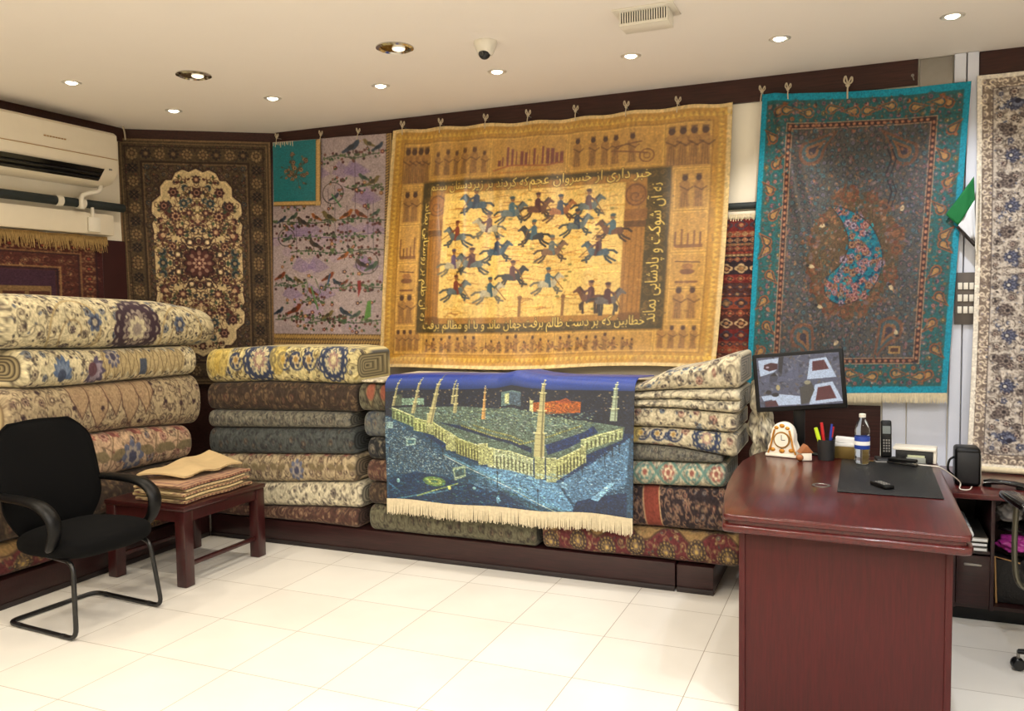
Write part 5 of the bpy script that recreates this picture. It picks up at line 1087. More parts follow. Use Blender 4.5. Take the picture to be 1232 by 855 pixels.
# string ties along the upper edges
def tie(p, lab, s=1.0):
    t = thing('string_tie', lab, 'tie', tuple(p), 0, 'string ties pinning the carpets'); R = random.Random(int(p[0]*999))
    MB().cyl((0, .045, .012*s), (0, -.012, .012*s), .003*s, n=8).sph((0, -.013, .012*s), .006*s, n=8).build('nail', M['steel'], t, local=True)
    mb = MB(); a = R.uniform(-.4, .4)
    mb.tube(smoothpath([(0, -.008, .014*s), (-.014*s, -.012, .03*s), (-.010*s+a*.01, -.012, .05*s), (0, -.01, .018*s)], 5), .0032*s, 6)
    mb.tube(smoothpath([(0, -.008, .014*s), (.016*s, -.012, .026*s), (.014*s, -.012, .044*s), (0, -.01, .016*s)], 5), .0032*s, 6)
    mb.tube(smoothpath([(0, -.01, .014*s), (-.004+a*.01, -.014, -.012*s), (-.006+a*.02, -.012, -.04*s)], 5), .003*s, 6)
    mb.sph((0, -.012, .014*s), .009*s, n=8); mb.build('string', M['string'], t, local=True)
for (u, v, lab) in ((485, 155, 'white string tie at the golden carpet\'s top left corner'), (531, 152, 'second white string tie from the left along the golden carpet'), (585, 147, 'third white string tie from the left along the golden carpet'), (636, 142, 'fourth white string tie from the left, middle of the golden carpet'), (693, 137, 'fifth white string tie from the left along the golden carpet'), (754, 132, 'sixth white string tie from the left along the golden carpet'), (816, 127, 'last white string tie near the golden carpet\'s right end')):
    p = ony(u, v, 1.05); tie(p, lab, 1.15)
for (u, v, lab) in ((334, 168, 'string tie holding the corner of the small turquoise mat'), (387, 165, 'string tie between the turquoise mat and the bird carpet'), (432, 162, 'string tie on the bird carpet nearest the golden carpet')):
    p = ony(u, v, 1.08); tie(p, lab, 1.0)
for (u, v, lab) in ((917, 114, 'string tie at the turquoise carpet\'s left corner'), (948, 111, 'short string tie second from left on the turquoise carpet'), (1020, 107, 'large looped string tie at the middle of the turquoise carpet')):
    p = ony(u, v, 1.035); tie(p, lab, 1.5 if u == 1020 else 1.1)
p = ony(1098, 93, 1.122); t = thing('wall_hook', 'bare steel hook on the brown board above the turquoise carpet', 'hook', tuple(p))
MB().tube(smoothpath([(0, 0, .012), (0, -.02, .012), (0, -.024, -.004), (.006, -.02, -.02), (.004, -.008, -.014)], 5), .003, 8).build('hook', M['steel'], t, local=True)
MB().lathe((0, .001, .012), [(0, -.003), (.009, -.002), (.009, .001), (0, .002)], 16, mtx=Matrix.Rotation(PI/2, 4, 'X')).build('screw_plate', M['steel'], t, local=True)
p = ony(149, 160, .38); t = thing('cable_clip', 'pale cord looped over the air conditioner\'s right top corner', 'cord', tuple(onx(149, 160, -2.1)))
MB().tube(smoothpath([(-.01, 0, .06), (.0, 0, .03), (.004, .004, 0), (.002, .01, -.05)], 6), .006, 8).sph((-.008, 0, .06), .012, n=10).build('cord', M['string'], t, local=True)

# ------------------------------------------------------------------ plinths and carpet stacks
def plinth(name, label, x0, x1, y0, y1, zt, front):
    t = thing(name, label, 'plinth', ((x0+x1)/2, (y0+y1)/2, 0))
    MB().box(x0, y0, .008, x1, y1, zt, .004).build('body', M['plinth'], t)
    if front == 'y': MB().box(x0+.002, y0-.006, .0, x1-.002, y0-.0005, .03, .001).build('foot_strip', M['ply'], t)
    else: MB().box(x1+.0005, y0+.002, 0, x1+.006, y1-.002, .03, .001).build('foot_strip', M['ply'], t)
    return t
plinth('display_plinth', 'long dark wooden plinth under the carpets along the back wall', -1.255, 2.195, .285, 1.12, .165, 'y')
plinth('display_plinth', 'short dark plinth under the crimson carpet beside the desk', 2.205, 2.415, .285, 1.12, .160, 'y')
plinth('display_plinth', 'dark wooden plinth under the carpets along the left wall', -2.17, -1.262, -2.6, .279, .165, 'x')

def dsg(pal, length, girth, seed, step=.085, style=''):
    px = .0042; return d_roll(pal, int(length/px), max(24, int(girth/px)), seed, step/px, style)
def seam(plx, pts):
    q = np.array([plx(*p) for p in pts]); s, z = q[:, 0], q[:, 1]; o = np.argsort(s); s, z = s[o], z[o]
    return lambda x: np.interp(x, s, z)
fb_ = lambda u, v: (ony(u, v, .27)[0], ony(u, v, .27)[2])
fl_ = lambda u, v: (onx(u, v, -1.27)[1], onx(u, v, -1.27)[2])
const = lambda z: (lambda x: np.full_like(np.asarray(x, float), z))
place_b = lambda s, d, z: np.stack([s+0*d, .27+d, z+0*d], -1)
place_l = lambda s, d, z: np.stack([-1.27-d, s+0*d, z+0*d], -1)
SG = 'carpets stacked along the left wall'; BG = 'carpets stacked at the back left'; MG = 'carpets stacked in the middle'; RG = 'carpets stacked beside the desk'
# left stack
L1t = seam(fl_, [(0, 351), (60, 353), (130, 357), (200, 361), (240, 368), (262, 374)]); L12 = seam(fl_, [(18, 420), (122, 420), (213, 416.6), (255, 415)]); L23 = seam(fl_, [(15, 469), (91, 464.6), (170, 457), (231, 451)]); L34 = seam(fl_, [(40, 534), (103, 524), (170, 515), (240, 510)])
yl = lambda u, v: onx(u, v, -1.27)[1]
roll('rolled_carpet', 'thick ivory carpet with dark lobed medallion, topmost of the left stack', 'carpet', place_l, -1.30, yl(262, 395), L12, L1t, .84, dsg('ivory', 1.72, .60, 101, .11, 'medal'), M['rug'], 300, 80, .19, edge=.10, group=SG)
roll('rolled_carpet', 'ivory carpet with blue leaves, second from the top of the left stack', 'carpet', place_l, -1.13, yl(238, 436), L23, L12, .84, dsg('ivory', 1.5, .40, 102, .10, 'vase'), M['rug'], 300, 60, .12, edge=.03, group=SG, capcols=((176, 160, 120), (64, 54, 46)))
roll('rolled_carpet', 'tan carpet with lobed arches and a fuzzy end, third in the left stack', 'carpet', place_l, -1.24, yl(243, 480), L34, L23, .84, dsg('tan', 1.5, .52, 103, .085, 'arches'), M['rug'], 300, 66, .13, edge=.03, group=SG, capcols=((190, 172, 130), (120, 100, 74)))
L45 = const(.60)
roll('rolled_carpet', 'rose beige carpet with leafy sprays behind the folded cloths on the table', 'carpet', place_l, -1.25, yl(233, 540), L45, L34, .84, dsg('rose', 1.5, .5, 104, .13, 'sprays'), M['rug'], 260, 60, .13, edge=.04, group=SG)
roll('rolled_carpet', 'dark umber carpet hidden behind the table, second from bottom of the left stack', 'carpet', place_l, -1.4, .22, const(.36), L45, .84, dsg('umber', 1.6, .4, 105, .1), M['rug'], 160, 30, .11, edge=.03, group=SG)
roll('rolled_carpet', 'crimson and gold carpet at the bottom left behind the black chair', 'carpet', place_l, -1.95, .20, const(.167), const(.36), .84, dsg('crimson', 2.1, .35, 106, .1, 'scallop'), M['rug'], 240, 40, .10, edge=.03, group=SG)
# back left stack
B0 = seam(fb_, [(228, 428), (240, 421), (300, 417), (400, 417), (452, 422)]); B1 = seam(fb_, [(240, 461), (322, 459), (420, 463), (455, 462)]); B2 = seam(fb_, [(244, 493), (356, 495), (440, 497)]); B3 = seam(fb_, [(245, 514), (423, 516)]); B4 = seam(fb_, [(245, 546), (430, 548)]); B5 = seam(fb_, [(245, 578), (316, 581), (430, 581)]); B6 = seam(fb_, [(245, 603), (316, 609), (432, 612)])
xb = lambda u, v: ony(u, v, .27)[0]
roll('folded_carpet', 'yellowish ivory carpet with navy rosettes, topmost of the back left stack', 'carpet', place_b, -1.245, xb(428, 440), B1, B0, .42, dsg('yellow', 1.15, .34, 111, .085, 'rosettes'), M['rug'], 260, 50, .09, edge=.04, group=BG)
roll('folded_carpet', 'dark umber floral carpet directly under the navy rosette carpet', 'carpet', place_b, -1.24, xb(428, 480), B2, B1, .80, dsg('umber', 1.2, .28, 112, .075), M['rug'], 220, 36, .08, group=BG)
roll('folded_carpet', 'thin light grey carpet, third from the top of the back left stack', 'carpet', place_b, -1.235, xb(420, 505), B3, B2, .80, dsg('grey', 1.2, .2, 113, .06), M['rug'], 220, 28, .06, group=BG)
roll('folded_carpet', 'slate coloured floral carpet, fourth from the top of the back left stack', 'carpet', place_b, -1.24, xb(424, 530), B4, B3, .80, dsg('slate', 1.2, .28, 114, .075), M['rug'], 220, 34, .08, group=BG)
roll('folded_carpet', 'dusky tan carpet with dark vines, third from the bottom of the back left stack', 'carpet', place_b, -1.235, xb(426, 565), B5, B4, .80, dsg('tan', 1.2, .28, 115, .08, 'sprays'), M['rug'], 220, 34, .08, group=BG)
roll('folded_carpet', 'cream line-patterned carpet, second from the bottom of the back left stack', 'carpet', place_b, -1.24, xb(434, 598), B6, B5, .80, dsg('cream', 1.2, .26, 116, .08), M['rug'], 220, 34, .07, group=BG)
roll('folded_carpet', 'brown and grey carpet lying on the plinth, lowest of the back left stack', 'carpet', place_b, -1.235, xb(430, 628), const(.167), B6, .80, dsg('brick', 1.2, .22, 117, .07), M['rug'], 220, 30, .07, group=BG)
# middle stack
zs = [fb_(445, q)[1] for q in (441, 461, 495, 526, 553, 580, 607)]; xm0 = xb(432, 500); xm1 = 1.33; zs[0] = 1.19
mid = [('cream', 'cream carpet draped under the blue mosque carpet, topmost of the middle stack', '', 0), ('olive', 'olive carpet with diamond medallions left of the blue mosque carpet', 'diamonds', .0), ('denim', 'grey blue carpet beside the blue mosque carpet, under the olive one', '', .035), ('inky', 'black and cream carpet at the middle stack\'s left, below the grey blue one', '', .06), ('brick', 'reddish brown carpet in the middle stack, level with the beige carpets', '', .05), ('umber', 'rounded brown carpet end just above the lowest carpet of the middle stack', '', .055)]
for k, (pal, lab, st, dx) in enumerate(mid):
    roll('folded_carpet', lab, 'carpet', place_b, xm0+dx+(.02 if k == 0 else 0), xm1-.01*k, const(zs[k+1]), const(zs[k]), .80, dsg(pal, 1.25, .26, 120+k, .075, st), M['rug'], 150, 30, .07, edge=.03, group=MG)
roll('folded_carpet', 'long olive grey carpet lying on the plinth under the blue mosque carpet', 'carpet', place_b, xb(444, 625), xb(645, 650), const(.167), const(zs[6]), .80, dsg('olive', 1.27, .3, 131, .075), M['rug'], 260, 36, .07, edge=.03, group=MG)
# right stack
xr0 = 1.36
R0 = lambda x: np.interp(x, [xr0, xb(763, 450), xb(800, 446), xb(835, 440), xb(850, 436), xb(872, 428), xb(890, 424)], [1.185, 1.195, fb_(800, 446)[1], fb_(835, 440)[1], fb_(850, 436)[1], fb_(872, 428)[1], fb_(890, 424)[1]])
R1 = seam(fb_, [(761, 472), (815, 469), (884, 468)]); R2 = seam(fb_, [(762, 490.5), (815, 492), (879, 498)]); R3 = seam(fb_, [(761, 514), (815, 516), (884, 522)]); R4 = seam(fb_, [(760, 534.5), (815, 539), (850, 546), (879, 551)]); R5 = seam(fb_, [(760, 555), (867, 558.5)]); R6 = seam(fb_, [(757, 584.5), (869, 588)]); R7 = seam(fb_, [(751, 634), (867, 643)]); 
rt = [('creamblue', 'cream carpet with black scrolls and upturned corner, topmost of the right stack', 'motif', R1, R0, 890, 1, 0), ('cream', 'plain looking cream carpet folded double, second from the top of the right stack', '', R2, R1, 889, 2, 0), ('creamblue', 'cream carpet with small blue birds, third from the top of the right stack', '', R3, R2, 885, 1, 0), ('creamblue', 'cream carpet with a blue rosette end, fourth from the top of the right stack', 'rosettes', R4, R3, 886, 1, 0), ('grey', 'thin grey speckled carpet, fifth from the top of the right stack', '', R5, lambda x: np.maximum(R4(x), R5(x)+.012), 868, 1, 0), ('teal', 'cream carpet with pale green lattice, third from the bottom of the right stack', 'lattice', R6, R5, 872, 1, 0), ('herati', 'thick navy and rust carpet directly above the crimson one', 'border', R7, R6, 882, 1, 0)]
for k, (pal, lab, st, zb, zt, ue, lobes, _) in enumerate(rt):
    roll('folded_carpet', lab, 'carpet', place_b, xr0+.01*(k % 3), xb(ue, 500+k*18), zb, zt, .5, dsg(pal, 1.18, (.34, .26, .26, .26, .2, .26, .40)[k], 140+k, (.09, .1, .09, .085, .045, .07, .05)[k], st), M['rug'], 260, 44 if k in (0, 1, 6) else 30, (.10 if k == 6 else .07), lobes, .03, RG)
roll('folded_carpet', 'long crimson carpet with gold flowers on the plinth beside the desk', 'carpet', place_b, xb(652, 655), xb(889, 668), lambda x: .167+0*x, lambda x: np.minimum(R7(x), .2*0+R7(xb(760, 634))+0*x), .80, dsg('crimson', 1.2, .34, 150, .08, 'scallop'), M['rug'], 320, 50, .09, edge=.03, group=RG)
# crumpled cream carpet slumped at the stack's end
n, m = 120, 90; A = np.linspace(0, 2*PI, n)[None, :]; Tt = np.linspace(0, 1, m)[:, None]
lump = .082*(np.abs(np.sin(Tt*PI*6.2+.4+.5*np.sin(A)))**.6*.55+.6)*(1+.16*np.sin(3*A+Tt*20)+.12*np.sin(7*A-Tt*30)+.06*np.sin(13*A+Tt*44))*np.sin(PI*np.clip(Tt*.85+.10, 0, 1))**.35
P = np.stack([2.644+.015*np.sin(Tt*4)+lump*np.cos(A)*.80, .50+lump*1.2*np.sin(A)+0*Tt, 1.22-1.21*Tt+.014*np.sin(4*A+Tt*6)], -1)
dz = d_roll('cream', 150, 300, 160, 26); U, V = np.meshgrid(np.linspace(0, 1, n), np.linspace(0, 1, m)); P[:, -1] = P[:, 0]
me = bpy.data.meshes.new('crumpled_carpet'); idx = np.arange(n*m).reshape(m, n)
F = np.stack([idx[:-1, :-1], idx[1:, :-1], idx[1:, 1:], idx[:-1, 1:]], -1).reshape(-1, 4).tolist()+[idx[0, :-1].tolist(), idx[-1, :-1][::-1].tolist()]
me.from_pydata(P.reshape(-1, 3).tolist(), [], F); me.update(); setcol(me, dz.samp(U, V).reshape(-1, 3))
tag(finish('crumpled_carpet', me, M['rug'], None, 60), 'crumpled cream carpet slumped between the right stack and the monitor', 'carpet', RG)
# blue mosque carpet draped over the middle of the stacks
bx0, bx1 = ony(462, 520, .2)[0], ony(763, 520, .2)[0]
nu, nv = 560, 380; u = np.linspace(0, 1, nu); zt = np.interp(u, [0, .15, .35, .48, .54, .6, .7, .85, 1], [1.225, 1.235, 1.236, 1.245, 1.268, 1.25, 1.238, 1.24, 1.242]); zbot = ony(465, 600, .2)[2]*(1-u)+ony(752, 622, .2)[2]*u
zbot = zbot+.006*np.sin(u*17); P = np.zeros((nv, nu, 3)); vis = np.zeros((nv, nu)); nb = 24
for j in range(nv):
    if j < nb:
        y = .70-(.70-.33)*j/nb; z = zt-.02*(1-j/nb); vv = np.zeros(nu)
    else:
        t_ = (j-nb)/(nv-1-nb); Ltop = .16; tot = Ltop+(zt-.08-zbot); s_ = t_*tot
        a = np.clip(s_/Ltop, 0, 1)*PI/2; y = .33-.11*np.sin(a); z = zt-.08*(1-np.cos(a)); dn_ = np.maximum(s_-Ltop, 0); z = z-dn_; y = y-.022*np.clip(dn_/.3, 0, 1)+.0*u; vv = np.clip((s_-.075)/(tot-.075), 0, 1)
        y = y+(.008*np.sin(u*9+.5)+.004*np.sin(u*21+2))*np.clip(t_*2, 0, 1)
    x = bx0+(bx1-bx0)*u
    x = x+ (.0-.05*max(0, (j-nb)/(nv-nb)))*u*0.0+(-.02*(u-.5))*max(0, (j-nb)/(nv-nb))
    P[j] = np.stack([x, np.broadcast_to(y, (nu,)), z], -1); vis[j] = vv
cnv = d_mosque(); t = thing('draped_carpet', 'blue carpet picturing a floodlit white mosque draped over the stacks', 'carpet', ((bx0+bx1)/2, .2, .35), 0)
finish('pile', gridmesh('pile', P, cnv.samp(np.broadcast_to(u[None, :], vis.shape), vis), .007), M['satin'], t, 180)
fringe('fringe', [tuple(P[-1, k]+np.array([0, -.003, .004])) for k in list(range(0, nu, 24))+[nu-1]], .098, (0, -.03, -1), M['yarn'], t, 19, .0065, .12, .62)
# ------------------------------------------------------------------ desk
ZD = .83
out = [(2.626, -.775), (2.58, -.45), (2.552, -.12), (2.54, .2), (2.545, .5), (2.575, .74), (2.61, .84), (2.67, .885), (3.54, .86), (3.575, .845), (3.588, .80), (3.598, -.79), (3.588, -.828), (3.56, -.84), (2.66, -.80), (2.636, -.792)]
kd = (CAM[2]-ZD)/(CAM[2]-.75); out = [(CAM[0]+(x-CAM[0])*kd, CAM[1]+(y-CAM[1])*kd) for x, y in out]
cxd, cyd = 3.08, -.36
yf_ = -1.055; yb2 = .26; xl_, xr_ = ony(889, 660, yf_)[0], ony(1147, 680, yf_)[0]
def inset(poly, d):
    r = []
    for x, y in poly: vx, vy = cxd-x, cyd-y; r.append((x+d*np.sign(vx), y+d*np.sign(vy)))
    return r
desk = thing('office_desk', 'glossy mahogany office desk with bowed side and moulded double edge', 'desk', (3.08, -.36, 0))
MB().prism(inset(out, .004), ZD-.026, ZD, .008, 3).prism(inset(out, .016), ZD-.042, ZD-.024).prism(out, ZD-.072, ZD-.040, .010, 3).build('desktop', M['desk'], desk, 40)
MB().box(xl_+.008, yf_+.004, .001, xr_-.008, yf_+.034, ZD-.0725, .002).build('end_panel', M['deskv'], desk)
MB().box(xl_, yf_-.002, .001, xl_+.025, yf_+.038, ZD-.073, .004).build('panel_edge', M['deskv'], desk)
MB().box(xr_-.025, yf_-.002, .001, xr_, yf_+.038, ZD-.073, .004).build('panel_edge', M['deskv'], desk)
MB().box(xl_+.008, yb2, .001, xr_-.008, yb2+.03, ZD-.0725, .002).build('end_panel', M['deskv'], desk)
MB().box(xl_+.07, yf_+.035, .18, xl_+.09, yb2-.001, ZD-.0725, .002).build('modesty_panel', M['deskv'], desk)
pa_, pb_ = onz(1007, 592, ZD), onz(1006, 553, ZD); tag(MB().box(pa_[0], pa_[1], ZD+.001, onz(1134, 596, ZD)[0], pb_[1], ZD+.006, .002).build('desk_pad', M['pad']), 'black leather writing pad on the mahogany desk', 'desk pad')
def dpt(u, v, z=ZD): return onz(u, v, z)
c = dpt(988, 584); t = thing('cable_grommet', 'oval metal cable ring set in the desk top', 'grommet', (c[0], c[1], ZD))
MB().lathe((0, 0, .0005), [(.028, .0), (.040, .0), (.040, .003), (.036, .004), (.03, .003), (.028, .0)], 36).build('ring', M['steel'], t, local=True)
MB().lathe((0, 0, .0006), [(0, 0), (.028, 0), (.028, .0014), (0, .0014)], 36).build('cap', M['deskv'], t, local=True)

# porcelain clock
c = onz(944, 547, ZD); t = thing('porcelain_clock', 'white porcelain mantel clock with gold scrolls under the monitor', 'clock', (c[0], c[1]-.05, ZD), -.25)
arch = [(-.085, 0), (-.085, .03), (-.068, .05), (-.062, .09)]+[(.062*math.cos(a), .125+.065*math.sin(a)) for a in np.linspace(PI, 0, 15)]+[(.062, .09), (.068, .05), (.085, .03), (.085, 0)]
rx = Matrix.Rotation(PI/2, 4, 'X')
MB().prism(arch, -.03, .03, .01, 3, rx).build('case', M['white_p'], t, local=True)
MB().box(-.092, -.036, .001, .092, .036, .018, .006).build('foot', M['white_p'], t, local=True)
MB().cyl((0, -.031, .095), (0, -.037, .095), .045).build('bezel', M['brass'], t, local=True)
MB().cyl((0, -.0375, .095), (0, -.0395, .095), .037).build('dial', M['white_p'], t, local=True)
MB().box(-.0015, -.041, .095, .0015, -.0397, .122).box(-.0, -.041, .0935, .02, -.0397, .0965).build('hands', M['black'], t, local=True)
mb = MB()
for a, x, z, r in ((0, -.05, .04, .014), (0, .05, .04, .014), (0, 0, .035, .016), (0, -.03, .16, .012), (0, .03, .16, .012), (0, 0, .172, .014)):
    mb.sph((x, -.032, z), r, (1, .35, .8), 12)
for s in (-1, 1):
    mb.tube(smoothpath([(s*.075, -.034, .02), (s*.06, -.036, .06), (s*.052, -.034, .10), (s*.04, -.034, .15)], 5), .005, 8)
mb.build('gilt_scrolls', mat('gilt', (196, 136, 52), .3, metal=.4), t, local=True)
c = onz(963, 549, ZD); t = thing('trinket_box', 'small white and brown ceramic cottage ornament beside the clock', 'ornament', (c[0]+.03, c[1]-.10, ZD), .4)
MB().box(-.028, -.028, .001, .028, .028, .045, .006).build('body', M['white_p'], t, local=True)
MB().prism([(-.036, .042), (.036, .042), (.0, .085)], -.032, .032, .004, 2, rx).build('roof', M['terra'], t, local=True)
MB().sph((-.035, -.02, .018), .02, (1, 1, .9), 14).build('base_stone', M['terra'], t, local=True)

# pens and cup
c = onz(994, 552, ZD); t = thing('pen_cup', 'black mesh pen cup on the desk behind the cable ring', 'pen cup', (c[0], c[1]-.02, ZD))
MB().lathe((0, 0, 0), [(0, .001), (.042, .001), (.045, .11), (.042, .11), (.039, .006), (0, .006)], 32).build('cup', M['dgrey'], t, local=True)
def pen(lab, m, dx, dy, tx, ty, l, r, cap=None):
    b = np.array((c[0]+dx*.8, c[1]-.02+dy*.8, ZD+.012)); d = np.array((tx, ty, 1.0)); d /= np.linalg.norm(d)
    t = thing('pen', lab, 'pen', tuple(b)); e = d*l
    MB().cyl((0, 0, 0), tuple(e*.66), r).build('barrel', m, t, local=True); MB().cyl(tuple(e*.66), tuple(e), r*1.12, r*.9).build('cap', cap or m, t, local=True)
pen('yellow highlighter leaning left in the pen cup', M['yellowp'], -.010, -.01, -.28, -.05, .165, .010)
pen('red marker in the middle of the pen cup', M['redp'], -.003, .012, -.12, .02, .185, .008)
pen('blue pen leaning right in the pen cup', M['bluep'], .014, .0, .09, .0, .18, .006)
pen('second blue pen at the back of the pen cup', M['bluep'], .012, .016, .16, .05, .165, .005, M['redp'])
pen('black pen upright in the pen cup', M['black'], -.015, .018, -.02, .0, .16, .005)
# note box
c = onz(1018, 552, ZD); t = thing('note_box', 'olive gold note box filled with white paper slips', 'note box', (c[0]+.01, c[1]+.03, ZD), -.08)
MB().box(-.07, -.035, .001, .07, .035, .065, .002).build('box', M['gold'], t, local=True)
MB().box(-.066, -.028, .066, .066, .030, .082, .001).box(-.068, -.02, .0835, .062, .034, .11, .001, mtx=Matrix.Rotation(.05, 4, 'Y')).build('slips', M['paper'], t, local=True)
# bottle
c = onz(1037, 559, ZD); t = thing('water_bottle', 'clear plastic water bottle with blue label on the desk pad', 'bottle', (c[0], c[1], ZD+.007))
hb = .255
pr = [(0, .006), (.028, .0), (.034, .004), (.036, .02), (.034, .03), (.036, .04), (.034, .06), (.036, .075), (.036, .145), (.034, .155), (.036, .165), (.034, .185), (.026, .212), (.0155, .228), (.0145, .238)]
MB().lathe((0, 0, 0), pr+[(0, .238)], 32).build('body', M['glass'], t, 60, True)
MB().lathe((0, 0, 0), [(.0365, .078), (.0372, .08), (.0372, .14), (.0365, .142)], 32).build('label', M['blueband'], t, 60, True)
MB().lathe((0, 0, 0), [(.0375, .098), (.0376, .1), (.0376, .116), (.0375, .118)], 32).build('label_stripe', M['paper'], t, 60, True)
MB().lathe((0, 0, .239), [(0, 0), (.0165, 0), (.0165, .016), (.014, .018), (0, .018)], 28).build('cap', M['white'], t, 35, True)
# cordless phone on its cradle
c = onz(1066, 551, ZD); c = np.array((c[0], min(c[1], .27), ZD)); t = thing('cordless_phone', 'black cordless phone standing in its cradle beside the bottle', 'phone', tuple(c), .12)
MB().box(-.055, -.05, .001, .055, .05, .022, .008).build('cradle', M['dgrey'], t, local=True)
MB().box(-.062, -.058, .001, .062, -.051, .012, .003).build('cradle_rim', M['grey'], t, local=True)
mt = Matrix.Translation((0, .01, .02)) @ Matrix.Rotation(-.12, 4, 'X')
MB().box(-.026, -.014, .0, .026, .014, .195, .010, 3, mt).build('handset', M['black'], t, local=True)
MB().box(-.019, -.0155, .125, .019, -.0142, .165, .0, mtx=mt).build('display', mat('grey_display', (110, 118, 118), .2), t, local=True)
mb = MB()
for r in range(5):
    for q in range(3): mb.box(-.017+q*.0125, -.0165, .03+r*.014, -.009+q*.0125, -.0142, .039+r*.014, .001, 1, mt)
mb.build('keypad', M['grey'], t, local=True)
# grey router / white tray behind
c = onz(1104, 540, ZD); t = thing('desk_organiser', 'dark box with white lid at the desk\'s back right corner', 'box', (3.445, .335, ZD), -.12)
MB().box(-.09, -.055, .001, .085, .05, .062, .004).build('body', M['dgrey'], t, local=True)
MB().box(-.102, -.066, .0635, .10, .06, .078, .004).build('lid', M['white'], t, local=True)
MB().box(.086, -.05, .001, .10, .05, .0625, .002).build('side', M['white'], t, local=True)
c = onz(1101, 553, ZD); t = thing('card_holder', 'small clear card holder with pastel cards before the dark box', 'card holder', (c[0], c[1]-.085, ZD), -.1)
MB().box(-.045, -.02, .001, .045, .02, .006, .001).box(-.045, -.02, .006, .045, -.016, .03, .001).box(-.045, .012, .006, .045, .016, .055, .001).build('holder', mat('frosted_plastic', (200, 204, 196), .25, trans=.5), t, local=True)
MB().box(-.04, -.012, .007, .04, .008, .04, .001).build('cards', mat('pastel_cards', (186, 190, 156), .7, noise=.15, nscale=60), t, local=True)
# remote, stapler, loose cord
c = onz(1061, 587, ZD); t = thing('small_remote', 'small black remote with grey buttons lying on the desk pad', 'remote', (c[0], c[1], ZD+.0065), .55)
MB().box(-.024, -.06, 0, .024, .06, .018, .006).build('body', M['black'], t, local=True)
mb = MB()
for r in range(4):
    for q in range(3): mb.box(-.016+q*.012, -.04+r*.02, .0175, -.008+q*.012, -.029+r*.02, .020, .001, 1)
mb.build('buttons', M['grey'], t, local=True)
c = onz(1085, 557, ZD); t = thing('stapler', 'dark stapler lying slanted behind the bottle', 'stapler', (c[0], c[1]-.075, ZD+.0065), -.5)
MB().box(-.075, -.014, 0, .075, .014, .010, .003).build('base', M['blackm'], t, local=True)
MB().box(-.07, -.013, .014, .075, .013, .032, .006, 3, Matrix.Rotation(-.05, 4, 'Y')).build('arm', M['black'], t, local=True)
MB().box(.06, -.01, .008, .074, .01, .016, .001).build('hinge', M['steel'], t, local=True)
c = onz(1054, 556, ZD); t = thing('key_bunch', 'small bunch of keys beside the bottle', 'keys', (c[0], c[1], ZD+.0065), .2)
MB().lathe((0, 0, .004), [(.013, -.0012), (.0155, 0), (.013, .0012), (.011, 0), (.013, -.0012)], 24).build('ring', M['steel'], t, local=True)
MB().box(.012, -.006, .001, .05, .006, .0035, .001).build('key', M['steel'], t, local=True); MB().box(-.05, -.012, .001, -.014, -.001, .0035, .001).build('key', M['brass'], t, local=True)
p1, p2 = onz(1098, 560, ZD), onz(1128, 563, ZD)
tag(MB().tube(smoothpath([(p1[0], p1[1], ZD+.009), ((p1[0]+p2[0])/2-.02, (p1[1]+p2[1])/2, ZD+.009), (xr_+.0, p2[1]+.02, ZD+.006), (xr_+.055, p2[1]+.03, ZD-.005), (3.66, .42, .72), (3.66, .40, .686), (3.70, .39, .686), (3.72, .45, .69)], 8), .003, 8).build('charging_cord', M['white']), 'thin white cord running off the desk edge to the sideboard', 'cord')

